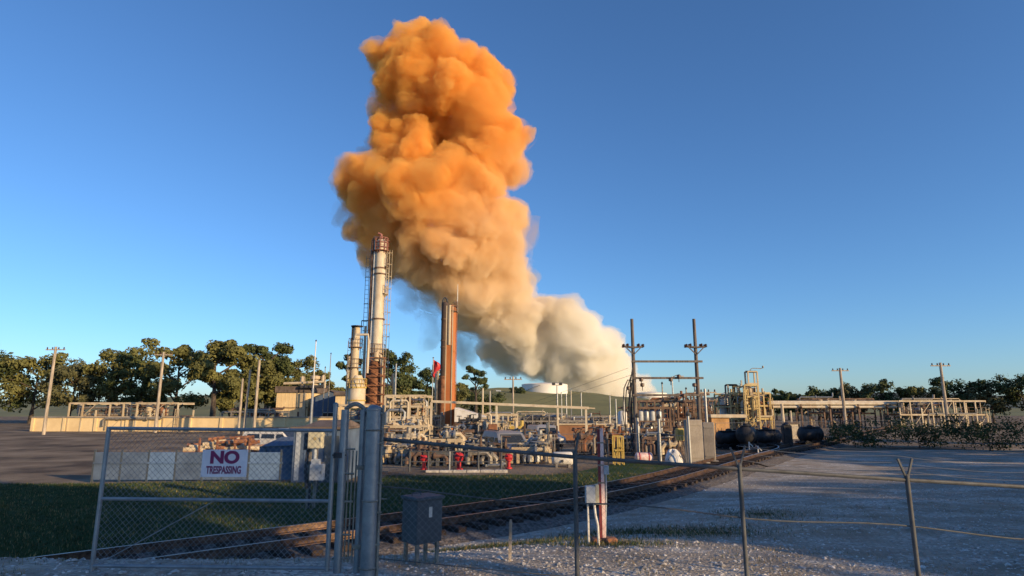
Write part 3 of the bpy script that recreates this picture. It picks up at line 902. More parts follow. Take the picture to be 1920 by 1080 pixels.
# narrow walk gate with arched head between the two slim posts
w_ = PT('walk_gate', 'narrow steel walk gate with arched head and rungs beside the big gate post', 'gate', 657, FY, zF(1074), py=900)
for px, r in ((641, 0.052), (676, 0.040)):
    b = MB(); b.tube([(w_.x(px), 0, 0), (w_.x(px), 0, w_.z(768))], r, 12); b.build('post', M['galv'], w_.t, smooth=True)
b = MB()
pts = [(w_.x(641) + (w_.x(690) - w_.x(641)) * t, 0, w_.z(768) + 0.07 * math.sin(math.pi * min(1, t * 1.3)) - (0.22 * max(0, t - 0.7) ** 1.0)) for t in [i / 14 for i in range(15)]]
b.tube(pts, 0.028, 8)
b.build('arched_head', M['galvd'], w_.t, smooth=True)
b = MB()
for py in (842, 888, 940, 1002, 1046): b.tube([(w_.x(641), -0.02, w_.z(py)), (w_.x(664), -0.02, w_.z(py))], 0.014, 6)
for px in (652, 659, 666): b.tube([(w_.x(px), 0.01, w_.z(1055)), (w_.x(px), 0.01, w_.z(845))], 0.011, 6)
b.build('rungs', M['galvd'], w_.t, smooth=True)
b = MB(); b.bevbox(w_.x(625), w_.x(641), -0.06, 0.06, w_.z(858), w_.z(848), 0.008); b.tube([(w_.x(622), -0.03, w_.z(853)), (w_.x(648), -0.03, w_.z(853))], 0.010, 6)
b.build('latch', M['dark'], w_.t)
for py in (876, 1024):
    b = MB(); b.bevbox(w_.x(668), w_.x(684), -0.05, 0.05, w_.z(py + 4), w_.z(py - 4), 0.006); b.build('hinge', M['galvd'], w_.t)

gp = PT('gate_post', 'thick round galvanised gate post with a domed cap and side conduit', 'post', 697, FY - 0.1, zF(1082), py=900)
b = MB(); r = 0.096
b.lathe([(r, 0), (r, gp.z(770)), (r * 1.04, gp.z(770) + 0.004), (r * 1.04, gp.z(766)), (r * 0.75, gp.z(762)), (r * 0.2, gp.z(759))], (0, 0, 0), 24)
b.build('post', M['galv'], gp.t, smooth=True)
b = MB(); cx = gp.x(714)
b.tube([(cx, -0.02, 0), (cx, -0.02, gp.z(760))], 0.017, 8)
for py in (775, 830, 905, 960, 1020): b.bevbox(cx - 0.05, cx + 0.022, -0.045, 0.005, gp.z(py + 2), gp.z(py - 2), 0.003)
for py in (800, 850, 884, 935): b.tube([(cx, -0.02, gp.z(py)), (cx + 0.09, -0.02, gp.z(py))], 0.006, 5)
b.build('conduit', M['galvd'], gp.t, smooth=True)
for py in (806, 938, 1064):
    b = MB(); b.ring((0, 0, gp.z(py)), r + 0.006, 0.012, 18, 5); b.build('strap', M['galvd'], gp.t)

# right run of fence
fr = PT('chain_link_fence', 'chain-link fence running right from the big gate post, with leaning barbed-wire arms', 'fence', 1078, FY, zF(1120), py=930)
topP = [(714, 823), (900, 841), (1078, 857), (1386, 879), (1700, 900), (1990, 917)]
tp = [(fr.x(a, c), fr.z(c)) for a, c in topP]
b = MB(); b.tube([(x, 0, z) for x, z in tp], 0.024, 8); b.build('top_rail', M['fdark'], fr.t, smooth=True)
b = MB()
b.tube([(x, 0.01, z - 0.605 + (0.03 * math.sin(x * 2))) for x, z in [(tp[0][0] + (tp[-1][0] - tp[0][0]) * i / 24, tp[0][1] + (tp[-1][1] - tp[0][1]) * i / 24) for i in range(25)]], 0.009, 6)
b.tube([(x, 0.01, z - 1.42) for x, z in tp], 0.006, 5)
b.build('tension_wire', M['fdark'], fr.t, smooth=True)
b = MB()
for i in range(len(tp) - 1):
    (x0, z0), (x1, z1) = tp[i], tp[i + 1]
    mesh_panel(b, x0, x1, z0 - 1.75, z0, z1 - 1.75, z1, 0.02, pitch=0.085, r=0.0011)
b.build('wire_mesh', M['wire'], fr.t)
def fpost(px, ytop_rail, arms, r=0.028):
    x = fr.x(px, ytop_rail); z = fr.z(ytop_rail)
    b = MB(); b.tube([(x, -0.01, z - 1.95), (x, -0.01, z + 0.03)], r, 10); b.lathe([(r * 1.15, 0), (r * 1.15, 0.02), (0.01, 0.045)], (x, -0.01, z + 0.03), 10)
    o = b.build('post', M['fdark'], fr.t, smooth=True)
    b = MB()
    for (dx, dz) in arms:
        b.bar((x, -0.01, z), (x + dx, -0.01, z + dz), 0.028, 0.02)
    b.build('barbed_wire_arm', M['fdark'], o).location = (0, 0, 0)
fpost(1078, 857, [(0.05, 0.30)])
fpost(1386, 879, [(-0.10, 0.26), (0.09, 0.28)])
fpost(1700, 900, [(-0.09, 0.26), (0.09, 0.26)])
b = MB()
for k, (dz, y) in enumerate([(0.11, -0.01), (0.2, 0.02), (0.28, 0.04)]):
    pts = []
    for i in range(40):
        f = i / 39; x = fr.x(1386, 879) + (fr.x(1990, 917) - fr.x(1386, 879)) * f
        z = tp[3][1] + (tp[5][1] - tp[3][1]) * f + dz - 0.05 * math.sin((f * 2 % 1) * math.pi)
        pts.append((x, y, z))
    b.tube(pts, 0.0028, 4)
b.build('barbed_wire', M['wire'], fr.t)

# ---------------------------------------------------------------- things close behind the fence
cb = PT('signal_cabinet', 'grey metal signal cabinet on legs with a small white tag, behind the fence', 'cabinet', 791, 9.3, ground(xw(791, 9.3), 9.3) - 0.02, rz=0.75, py=990)
zt_, zb_ = cb.z(930), cb.z(1014)
b = MB(); b.bevbox(-0.22, 0.22, -0.19, 0.19, zb_, zt_ - 0.03, 0.012); b.build('body', M['box'], cb.t)
b = MB(); b.bevbox(-0.245, 0.245, -0.215, 0.215, zt_ - 0.028, zt_ + 0.012, 0.012); b.tube([(-0.17, 0.02, zt_), (-0.17, 0.02, zt_ + 0.05), (0.0, 0.05, zt_ + 0.05), (0.0, 0.05, zt_)], 0.012, 6); b.build('lid', M['box'], cb.t)
b = MB(); b.bevbox(0.222, 0.232, -0.165, 0.165, zb_ + 0.03, zt_ - 0.055, 0.004); dr = b.build('door', M['box'], cb.t)
b = MB(); b.bevbox(0.233, 0.25, 0.11, 0.135, (zt_ + zb_) / 2 - 0.07, (zt_ + zb_) / 2 + 0.03, 0.004); b.build('handle', M['galvd'], dr)
b = MB(); b.box(-0.02, 0.035, -0.196, -0.192, zt_ - 0.27, zt_ - 0.13); b.build('tag', M['white'], cb.t)
lg = []
for sx, sy in ((-1, -1), (1, -1), (1, 1), (-1, 1)):
    b = MB(); b.bar((sx * 0.17, sy * 0.14, -0.1), (sx * 0.17, sy * 0.14, zb_ + 0.002), 0.045); b.build('leg', M['galvd'], cb.t)

mk = PT('marker_post', 'pink and dark red banded marker post standing in a rusty base by the track', 'post', 1130, 12.0, ground(xw(1130, 12.0), 12.0) - 0.01, py=950)
zt_ = mk.z(803)
m_pink = mat('sunlit_faded_red_paint', (0.80, 0.66, 0.62), 0.6, 0, 0.2, 5, color2=(0.60, 0.34, 0.30))  # pale pink: sunlight on the marker post is put into the colour
m_dred = mat('dark_red_paint', (0.20, 0.03, 0.03), 0.6, 0, 0.2, 5)
b = MB(); b.bar((0.012, 0, 0), (0.012, 0, zt_), 0.062, 0.05, up=Vector((0, 1, 0))); b.build('shaft', m_pink, mk.t)
b = MB(); b.bar((-0.045, 0.0, 0.1), (-0.045, 0.0, zt_ - 0.02), 0.05, 0.045, up=Vector((0, 1, 0))); b.build('reflective_strip', m_dred, mk.t)
b = MB(); b.bevbox(-0.22, 0.21, -0.15, 0.15, -0.12, 0.11, 0.02); b.bevbox(0.02, 0.22, -0.24, -0.06, 0.0, 0.14, 0.02); b.build('base', M['rust'], mk.t)
for py in (830, 872, 905, 945):
    b = MB(); b.box(-0.075, 0.05, -0.032, 0.032, mk.z(py) - 0.012, mk.z(py) + 0.012); b.build('band', M['galvd'], mk.t)
b = MB(); x1 = mk.x(1138); b.bevbox(x1 - 0.045, x1 + 0.05, -0.05, 0.05, mk.z(889), mk.z(873), 0.008); b.tube([(x1, 0, mk.z(888)), (x1 - 0.01, 0, mk.z(935)), (x1 - 0.05, 0, 0.02)], 0.014, 6); b.build('junction_box', M['boxg'], mk.t)
mb_ = PT('meter_box', 'small grey meter box with yellowish right side on a white conduit left of the marker post', 'box', 1112, 11.6, ground(xw(1112, 11.6), 11.6) - 0.02, py=950)
b = MB(); b.bevbox(mb_.x(1098), mb_.x(1116), -0.09, 0.09, mb_.z(943), mb_.z(911), 0.01); b.build('housing', M['boxg'], mb_.t)
b = MB(); b.bevbox(mb_.x(1116.5), mb_.x(1123), -0.07, 0.07, mb_.z(945), mb_.z(908), 0.006); b.build('yellowish_side', M['beige'], mb_.t)  # right side of the box set off as a yellowish slab
b = MB(); b.tube([(mb_.x(1114), 0, mb_.z(943)), (mb_.x(1116), 0, mb_.z(965)), (mb_.x(1120), 0, mb_.z(985)), (mb_.x(1121), 0, 0)], 0.022, 8); b.tube([(mb_.x(1103), 0.06, mb_.z(942)), (mb_.x(1103), 0.06, 0)], 0.02, 6)
b.build('conduit', M['white'], mb_.t, smooth=True)
st = PT('short_stake', 'short pale wooden stake in the gravel between the fence posts', 'stake', 956, 9.6, ground(xw(956, 9.6), 9.6) - 0.03, py=1000)
b = MB(); b.bar((0, 0, 0), (0.012, 0, st.z(978)), 0.045, 0.03, up=Vector((0, 1, 0))); b.build('shaft', M['wood'], st.t)
b = MB(); b.bar((0.012, 0, st.z(978)), (0.012, 0, st.z(978) + 0.03), 0.03, 0.02, up=Vector((0, 1, 0))); b.build('tip', M['wood'], st.t)

# boxes on their stand behind the gate
bs = PT('enclosure_stand', 'steel stand with black bracket holding the beige and grey enclosures', 'stand', 583, 19.0, ground(xw(583, 19.0), 19.0) - 0.03, py=880)
b = MB()
for px in (578, 590): b.bar((bs.x(px), 0.1, 0), (bs.x(px), 0.1, bs.z(806)), 0.08)
for py in (815, 835, 868, 895): b.bar((bs.x(574), 0.05, bs.z(py)), (bs.x(606), 0.05, bs.z(py)), 0.04)
b.build('frame', M['galvd'], bs.t)
b = MB(); b.bevbox(bs.x(569), bs.x(580), -0.15, 0.1, bs.z(843), bs.z(812), 0.02); b.tube([(bs.x(575), 0, bs.z(843)), (bs.x(573), 0, bs.z(880)), (bs.x(577), 0, bs.z(915))], 0.05, 8); b.build('black_bracket', M['dark'], bs.t)
b = MB(); b.tube([(bs.x(597), 0.0, bs.z(900)), (bs.x(597), 0, bs.z(922))], 0.025, 6); b.tube([(bs.x(583), 0.0, bs.z(900)), (bs.x(583), 0, 0)], 0.035, 6); b.build('conduit', M['dark'], bs.t)
for nm, lab, x0, x1, y0, y1, m_ in (('enclosure', 'beige enclosure with a faded round mark, upper of the two on the stand', 580, 606, 808, 840, 'beige'), ('enclosure', 'light grey enclosure with a stepped top, lower of the two on the stand', 583, 607, 870, 900, 'boxg')):
    e = PT(nm, lab, 'electrical box', (x0 + x1) / 2, 18.8, zw(y1, 18.8), py=(y0 + y1) / 2)
    hw = (x1 - x0) / 2 * e.s; hh = e.z(y0)
    b = MB(); b.bevbox(-hw, hw, -0.12, 0.1, 0, hh, 0.015); b.build('body', M[m_], e.t)
    b = MB(); b.bevbox(-hw * 0.94, hw * 0.94, -0.135, -0.123, hh * 0.04, hh * 0.96, 0.01); dd = b.build('door', M[m_], e.t)
    b = MB(); b.bevbox(hw * 0.7, hw * 0.82, -0.16, -0.136, hh * 0.4, hh * 0.6, 0.005); b.build('latch', M['galvd'], dd)
    if m_ == 'beige':
        b = MB(); b.lathe([(0.05, -0.139), (0.05, -0.136)], (0, 0, hh * 0.55), 14, 'y'); b.build('round_mark', mat('faded_mark', (0.42, 0.33, 0.16), 0.6), dd)
    else:
        b = MB(); b.bevbox(-hw * 0.9, hw * 0.35, -0.1, 0.08, hh, hh + 0.14, 0.01); b.tube([(-hw * 0.5, 0, hh + 0.12), (-hw * 0.5, 0, hh + 0.5)], 0.05, 8); b.build('top_box', M['boxg'], e.t)
# ---------------------------------------------------------------- the plant
def column(name, label, px, Y, wpx, ytop, m, cat='column', extras=None, pyx=None, taper=None, group=None, base=True):
    """vertical vessel on a skirt, with flange rings, platforms, ladder, top head"""
    k = PT(name, label, cat, px, Y, py=pyx or ytop + 60, group=group)
    r = wpx / 2 * k.s; h = k.z(ytop)
    b = MB()
    b.lathe([(r * 1.15, 0), (r * 1.15, 0.3), (r, 0.35), (r, h - r * 0.9), (r * 0.92, h - r * 0.5), (r * 0.62, h - r * 0.15), (r * 0.1, h)], (0, 0, 0), 20)
    k.shell = b.build('shell', m, k.t, smooth=True)
    k.r = r; k.h = h
    return k
def rings(k, pys, r, m, th=0.06, name='flange'):
    for py in pys:
        b = MB(); z = k.z(py); b.lathe([(r * 1.12, 0), (r * 1.12, th * 2)], (0, 0, z), 20); b.build(name, m, k.t, smooth=False)
def platform(k, py, r, m, a0=0, frac=1.0, name='platform', rail=1.1):
    b = MB(); z = k.z(py); R1 = r
    n = 18
    vs = []; 
    for i in range(n + 1):
        a = a0 + 2 * math.pi * frac * i / n
        for rr in (k.r * 0.98, R1):
            for dz in (0, 0.07): vs.append((rr * math.cos(a), rr * math.sin(a), z + dz))
    fs = []
    for i in range(n):
        p = i * 4; q = p + 4
        fs += [(p, p + 2, q + 2, q), (p + 1, q + 1, q + 3, p + 3), (p + 2, p + 3, q + 3, q + 2)]
    b.add(vs, fs)
    for hh in (rail * 0.5, rail): b.ring((0, 0, z + hh), R1 * 0.98, 0.025, n, 5, frac, a0)
    for i in range(0, n + 1, 2):
        a = a0 + 2 * math.pi * frac * i / n
        b.bar((R1 * 0.98 * math.cos(a), R1 * 0.98 * math.sin(a), z), (R1 * 0.98 * math.cos(a), R1 * 0.98 * math.sin(a), z + rail), 0.04)
    for i in range(0, n, 4):
        a = a0 + 2 * math.pi * frac * (i + .5) / n
        b.bar((k.r * 0.9 * math.cos(a), k.r * 0.9 * math.sin(a), z - (R1 - k.r)), (R1 * 0.95 * math.cos(a), R1 * 0.95 * math.sin(a), z), 0.05)
    b.build(name, m, k.t)

# main white and rust column
k = column('distillation_column', 'tallest pale cream column with a red-brown caged top and rusty lower half', 709, 70, 21.5, 448, M['cream2'], pyx=600)
r = k.r
b = MB(); x_ = -r - 0.30; b.tube([(x_, 0.0, 0), (x_, 0.0, k.z(452)), (x_ * 0.8, 0, k.z(446)), (-r * 0.3, 0, k.z(446))], 0.22, 10); 
for py in (480, 530, 580, 630, 690): b.bar((x_, 0, k.z(py)), (0, 0, k.z(py)), 0.12)
b.build('overhead_pipe', M['brown'], k.t, smooth=True)
b = MB(); b.tube([(-r - 0.02, -0.25, k.z(700)), (-r - 0.02, -0.25, k.z(452))], 0.11, 8); b.build('riser_pipe', M['white'], k.t, smooth=True)
rings(k, (505, 516, 600, 665), r, M['brown'], 0.08)
platform(k, 472, r * 1.55, M['rust'], rail=1.3)
platform(k, 502, r * 1.5, M['brown'], a0=-0.6, frac=0.5)
platform(k, 552, r * 1.55, M['cream'], a0=-0.7, frac=0.35)
platform(k, 664, r * 1.4, M['brown'], a0=-2.4, frac=0.5)
b = MB()
for i in range(8):
    a = i * math.pi / 4; b.bar((r * 1.15 * math.cos(a), r * 1.15 * math.sin(a), k.z(475)), (r * 1.15 * math.cos(a), r * 1.15 * math.sin(a), k.z(447)), 0.10)
for py in (447, 456, 465): b.ring((0, 0, k.z(py)), r * 1.15, 0.05, 16, 5)
b.tube([(0.1, -0.3, k.z(455)), (0.0, -0.3, k.z(441)), (-0.35, -0.3, k.z(439))], 0.16, 8)
b.build('top_cage', mat('red_brown_primer', (0.34, 0.14, 0.11), 0.7, 0, 0.2, 2), k.t)
b = MB(); b.ladder(r + 0.25, -0.1, 0, k.z(470), 0.45, cage=0.4, ax=(0.3, 1), r=0.05); b.build('ladder', M['cream'], k.t)
# rusty lower jacket with scaffold
b = MB(); b.lathe([(r * 1.25, 0.4), (r * 1.25, k.z(684)), (r * 1.02, k.z(676))], (0, 0, 0), 16); b.build('jacket', M['rust'], k.t, smooth=True)
b = MB()
sx = r * 1.75
for x in (-sx * 0.75, sx):
    for y in (-sx, sx): b.bar((x, y, 0), (x, y, k.z(672)), 0.10)
for py in range(672, 800, 17):
    z = k.z(py)
    if z < 0.3: break
    for y in (-sx, sx): b.bar((-sx * .75, y, z), (sx, y, z), 0.09)
    for x in (-sx * 0.75, sx): b.bar((x, -sx, z), (x, sx, z), 0.09)
    z2 = k.z(py + 17)
    if z2 > 0: b.bar((-sx * .75, -sx, z), (sx, -sx, z2), 0.06)
b.build('scaffold', M['rust'], k.t)
b = MB(); b.lathe([(r * 0.5, 0), (r * 0.62, 0.5), (r * 0.5, 1.0), (r * 0.15, 1.2)], (r * 0.2, -r * 0.95, k.z(678)), 12)
b.tube([(0, -r, k.z(662)), (r * 1.0, -r * 1.2, k.z(668)), (r * 1.2, -r * 1.2, k.z(690)), (r * 1.4, -r * 1.0, k.z(760)), (r * 1.4, -r, 0)], 0.16, 8)
b.tube([(0.9 * r, 0, k.z(720)), (2.6 * r, 0, k.z(722)), (3.0 * r, 0, k.z(700)), (3.2 * r, 0, k.z(745)), (3.2 * r, 0, 0)], 0.14, 8)
b.build('piping', M['cream'], k.t, smooth=True)

# thin ladder mast to the left of it
k = PT('ladder_mast', 'thin lattice ladder mast rising left of the tallest column', 'mast', 685, 72, py=600)
b = MB(); b.ladder(0, 0, 0, k.z(480), 0.42, ax=(1, 0), r=0.05, step=0.55); b.build('ladder', M['galvd'], k.t)
b = MB()
for py in (520, 570, 620, 660): b.bar((-0.3, 0, k.z(py)), (0.9, 0, k.z(py)), 0.06)
b.build('standoff', M['galvd'], k.t)
b = MB(); b.tube([(0.15, -0.3, 0), (0.15, -0.3, k.z(612))], 0.17, 10); b.build('vent_pipe', M['cream2'], k.t, smooth=True)
b = MB()
b.bar((-0.35, -0.3, k.z(602)), (0.5, -0.3, k.z(602)), 0.12); b.bar((-0.35, -0.3, k.z(602)), (-0.35, -0.3, k.z(690)), 0.07); b.build('frame', M['dark'], k.t)
# second stack
k = column('vent_stack', 'short dark-sided stack with a flat cap, left of the ladder mast', 668, 74, 13, 612, M['cream'], pyx=640)
b = MB(); b.lathe([(k.r * 1.7, 0), (k.r * 1.7, 0.12)], (0, 0, k.h - 0.05), 16); b.build('cap', M['dark'], k.t)
b = MB(); b.box(-k.r * 1.35, -k.r * 0.75, -0.25, 0.25, k.h * 0.2, k.h - 0.1); b.build('dark_side_strip', M['dark'], k.t)  # dark strip along the left side of the stack
# yellow cream column with a wide lower drum
k = column('reactor_column', 'yellowish column widening to a broad cream drum with platforms', 664, 68, 15, 636, M['cream'], pyx=700)
r = k.r
b = MB(); b.lathe([(r * 2.1, 0), (r * 2.1, k.z(726)), (r * 1.2, k.z(707)), (r * 1.05, k.z(704))], (r * 0.9, 0, 0), 24); b.build('lower_drum', M['cream2'], k.t, smooth=True)
for o_ in [1]:
    for py, rr in ((652, 1.7), (690, 1.6)): platform(k, py, r * rr, M['brown'], rail=1.0)
b = MB()
for py in (728, 752, 768): b.lathe([(r * 2.25, 0), (r * 2.25, 0.14)], (r * 0.9, 0, k.z(py)), 24)
for z_ in (k.z(728) + 0.5, k.z(728) + 1.0): b.ring((r * .9, 0, z_), r * 2.3, 0.035, 22, 5)
for i in range(14): b.bar((r * .9 + r * 2.3 * math.cos(i * .449), r * 2.3 * math.sin(i * .449), k.z(728)), (r * .9 + r * 2.3 * math.cos(i * .449), r * 2.3 * math.sin(i * .449), k.z(728) + 1.0), 0.05)
b.build('walkway', M['yellow'], k.t)
b = MB(); b.tube([(-r * .2, -.2, k.z(640)), (r * 0.2, -.3, k.z(628)), (r * 3.2, -.3, k.z(628)), (r * 3.4, -.3, k.z(640)), (r * 3.4, -.3, k.z(700))], 0.14, 8)
b.tube([(-r * 1.35, -.2, k.z(668)), (-r * 1.5, -.2, k.z(760)), (-r * 1.5, -.2, 0)], 0.13, 8); b.build('piping', M['cream2'], k.t, smooth=True)
b = MB(); b.ladder(-r * 1.1, -.5, k.z(725), k.z(640), 0.4, ax=(1, 0), r=0.04); b.build('ladder', M['brown'], k.t)

# rust-orange twin tower
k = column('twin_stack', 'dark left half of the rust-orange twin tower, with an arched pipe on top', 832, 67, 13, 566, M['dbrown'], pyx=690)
r = k.r
b = MB(); b.tube([(r * 0.75 * math.cos(t), 0, k.h - 0.3 + 0.75 * math.sin(t)) for t in [math.pi * i / 8 for i in range(9)]], 0.10, 8); b.build('arched_pipe', M['dark'], k.t, smooth=True)
rings(k, (600, 640, 652, 715, 760), r, M['brown'], 0.06)
b = MB(); b.lathe([(r * 1.3, 0.3), (r * 1.3, k.z(712)), (r, k.z(705))], (0, 0, 0), 16); b.build('base_jacket', M['rust'], k.t, smooth=True)
b = MB(); b.tube([(r * 1.1, -r * .6, k.z(655)), (r * 1.1, -r * .6, 0)], 0.13, 8); b.tube([(-r * 1.9, 0, k.z(700)), (-r * 1.9, 0, 0)], 0.22, 8); b.tube([(-r * 1.9, 0, k.z(700)), (-r * 1.2, 0, k.z(697)), (0, 0, k.z(697))], 0.18, 8); b.build('piping', M['cream'], k.t, smooth=True)
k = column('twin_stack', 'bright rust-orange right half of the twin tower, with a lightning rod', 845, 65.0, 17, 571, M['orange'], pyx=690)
r = k.r
rings(k, (576, 585, 660, 720, 770), r, M['orange'], 0.06)
platform(k, 585, r * 1.35, M['brown'], a0=-1.0, frac=0.4)
b = MB(); b.box(-r * .9, r * .35, -r * 1.35, -r * 0.2, k.z(812), k.z(648)); b.build('duct', M['orange'], k.t)
b = MB()
for x_ in (-r * .95, r * .4): b.bar((x_, -r * 1.38, k.z(815)), (x_, -r * 1.38, k.z(575)), 0.10)
b.tube([(-r * .3, -r * 1.2, k.z(648)), (-r * .3, -r * 1.2, k.z(574))], 0.16, 8); b.build('riser_pipe', M['cream'], k.t)
b = MB(); b.tube([(r * 1.25, 0, k.z(585)), (r * 1.25, 0, k.z(533))], 0.055, 6, 0.03); b.build('lightning_rod', M['white'], k.t)
b = MB(); b.ladder(r * 1.1, .1, 0.5, k.z(580), 0.3, ax=(0.2, 1), r=0.05); b.build('ladder', M['orange'], k.t)
b = MB(); b.box(-r * 1.8, r * 1.5, -r * 1.9, r * 1.5, 0, 0.7); b.box(-r * 1.2, r * 1.1, -r * 1.6, r, 0.7, k.z(812)); b.build('plinth', M['conc'], k.t)

def drum(b, c, L, r, n=14, axis='x'):
    b.lathe([(r * .15, -L / 2 - r * .45), (r * .65, -L / 2 - r * .33), (r * .93, -L / 2 - r * .12), (r, -L / 2), (r, L / 2), (r * .93, L / 2 + r * .12), (r * .65, L / 2 + r * .33), (r * .15, L / 2 + r * .45)], c, n, axis)
def process_unit(name, label, px0, px1, ytop, Y, seed, bays, levels, depth=4.0, m1='cream', m2='cream2', m3='brown', dens=1.0, cat='process unit', group=None):
    """steel rack with decks, handrails, drums, vertical vessels, valves and pipe runs"""
    rg = random.Random(seed)
    k = PT(name, label, cat, (px0 + px1) / 2, Y, py=780, group=group)
    W = (px1 - px0) * k.s; H = k.z(ytop); x0 = -W / 2
    bw = W / bays; lh = H / levels
    b = MB()
    for i in range(bays + 1):
        for y in (0, depth):
            hh = H if rg.random() < 0.6 else H - lh * rg.choice((0, 1, .5))
            b.bar((x0 + i * bw, y, 0), (x0 + i * bw, y, hh), 0.16)
    for l in range(1, levels + 1):
        for y in (0, depth):
            b.bar((x0, y, l * lh), (x0 + W, y, l * lh), 0.14, 0.2)
        for i in range(bays + 1): b.bar((x0 + i * bw, 0, l * lh - 0.12), (x0 + i * bw, depth, l * lh - 0.12), 0.12)
    for i in range(bays):
        if rg.random() < 0.45:
            l = rg.randrange(levels); b.bar((x0 + i * bw, 0.02, l * lh), (x0 + (i + 1) * bw, 0.02, (l + 1) * lh), 0.07)
    b.build('frame', M[m1], k.t)
    for l in range(1, levels):
        a = rg.choice((0, 1)) if bays > 2 else 0; e = bays - (rg.choice((0, 1)) if bays > 2 else 0)
        b = MB(); b.box(x0 + a * bw, x0 + e * bw, 0.1, depth - .1, l * lh + 0.1, l * lh + 0.16)
        for hh in (0.55, 1.05): b.bar((x0 + a * bw, 0.05, l * lh + hh), (x0 + e * bw, 0.05, l * lh + hh), 0.05)
        x = x0 + a * bw
        while x < x0 + e * bw: b.bar((x, 0.05, l * lh), (x, 0.05, l * lh + 1.05), 0.045); x += 1.0
        b.build('deck', M[m3], k.t)
    nv = int((2 + bays * levels * 0.5) * dens)
    for q in range(nv):
        b = MB(); i = rg.randrange(bays); l = rg.randrange(levels)
        cx = x0 + (i + rg.uniform(.3, .7)) * bw; cz = l * lh + (0.18 if l else 0)
        kind = rg.random()
        if kind < 0.4:
            rr = min(lh * .3, bw * .28) * rg.uniform(.7, 1); drum(b, (cx, depth * .35, cz + rr * 1.35), bw * .5, rr)
            for s_ in (-1, 1): b.box(cx + s_ * bw * .17 - .08, cx + s_ * bw * .17 + .08, depth * .35 - rr * .7, depth * .35 + rr * .7, cz, cz + rr * .7)
            b.tube([(cx, depth * .35, cz + rr * 2.2), (cx, depth * .35, cz + rr * 2.2 + .3)], rr * .25, 8)
            b.build('horizontal_drum', M[rg.choice((m1, m2, 'galv'))], k.t, smooth=True)
        elif kind < 0.75:
            rr = bw * rg.uniform(.13, .24); hh = lh * rg.uniform(.7, 1.35); hh = min(hh, H - cz)
            b.lathe([(rr * .6, 0), (rr * .6, .25), (rr * .9, .3), (rr, .45), (rr, hh - rr * .4), (rr * .7, hh - rr * .12), (rr * .2, hh)], (cx, depth * .3, cz), 14)
            b.tube([(cx + rr, depth * .3, cz + hh * .6), (cx + rr * 1.8, depth * .3, cz + hh * .6), (cx + rr * 1.9, depth * .3, cz)], 0.09, 6)
            b.build('vertical_vessel', M[rg.choice((m1, m2, m2, 'rust'))], k.t, smooth=True)
        else:
            b.box(cx - bw * .2, cx + bw * .2, depth * .1, depth * .5, cz, cz + lh * .25); b.lathe([(.22, -bw * .15), (.3, -bw * .1), (.3, bw * .1), (.22, bw * .15)], (cx, depth * .3, cz + lh * .25 + .3), 10, 'x')
            b.build('pump', M[rg.choice(('dark', 'blue', m3))], k.t)
    for q in range(int((4 + bays * 1.6) * dens)):
        b = MB(); rr = rg.uniform(.06, .16); y = rg.uniform(-.3, depth)
        z = rg.randint(1, levels) * lh + rg.uniform(-.6, .45) if rg.random() < .6 else rg.uniform(.4, H)
        xa = x0 + rg.random() * W * .6; xb_ = xa + rg.uniform(.15, .6) * W; xb_ = min(xb_, x0 + W)
        z0_ = max(0.1, z - rg.uniform(.5, 2.4)); z1_ = max(0.1, z - rg.uniform(.5, 2.8)) if rg.random() < .6 else z + rg.uniform(.3, .9)
        e_ = rr * 1.4
        b.tube([(xa, y, z0_), (xa, y, z - e_), (xa + e_, y, z), (xb_ - e_, y, z), (xb_, y, z + (e_ if z1_ > z else -e_)), (xb_, y, z1_)], rr, 8)
        vx = rg.uniform(xa, xb_)
        b.lathe([(rr * 1.8, -.06), (rr * 1.8, .06)], (vx, y, z), 10, 'x')
        b.tube([(vx, y, z), (vx, y, z + rr * 3)], .04, 5); b.ring((vx, y, z + rr * 3), rr * 1.6, .03, 10, 4)
        b.build('pipe', M[rg.choice((m1, m2, m2, 'galv', m3))], k.t, smooth=True)
    b = MB(); lx = x0 + rg.choice((0, bays)) * bw; b.ladder(lx, -.15, 0, min(H, lh * max(1, levels - 1) + 1), .45, ax=(1, 0), r=.05); b.build('ladder', M[m1], k.t)
    return k
G_u = 'racks of pipes and vessels in the plant'
process_unit('process_unit', 'dense cream pipe rack unit right of the tallest column', 722, 798, 742, 60, 1, 5, 4, m1='cream', dens=1.6, group=G_u)
process_unit('process_unit', 'low cream pump rack in front of the dense pipe rack unit', 716, 800, 800, 47, 2, 6, 1, 3, m1='cream', m2='cream2', dens=2.2, group=G_u)
process_unit('process_unit', 'cream rack hidden partly behind the walk gate', 632, 700, 760, 66, 3, 3, 2, m1='cream', group=G_u)
process_unit('process_unit', 'olive and cream valve rack right of the orange twin tower', 900, 970, 778, 66, 4, 4, 2, m1='cream', m2='galvd', m3='dark', dens=.8, group=G_u)
process_unit('process_unit', 'grey far rack below the white tank on the hill', 968, 1060, 776, 90, 5, 6, 2, m1='galvd', m2='cream', m3='dark', dens=.8, group=G_u)
process_unit('process_unit', 'low grey rack between the white tank truck and the hill', 1060, 1165, 781, 95, 6, 6, 2, m1='galvd', m2='brown', m3='dark', dens=.7, group=G_u)
process_unit('process_unit', 'small olive frame with yellow pumps, left of the silver van', 940, 990, 812, 50, 7, 3, 1, 3, m1='cream', m2='yellow', dens=1.2, group=G_u)
process_unit('process_unit', 'brown rack and drums under the high-voltage frame', 1200, 1300, 752, 62, 8, 7, 2, m1='brown', m2='cream', m3='rust', group=G_u)
process_unit('process_unit', 'dark brown stacked rack behind the concrete slabs', 1288, 1332, 738, 66, 9, 3, 3, m1='brown', m2='rust', m3='brown', group=G_u)
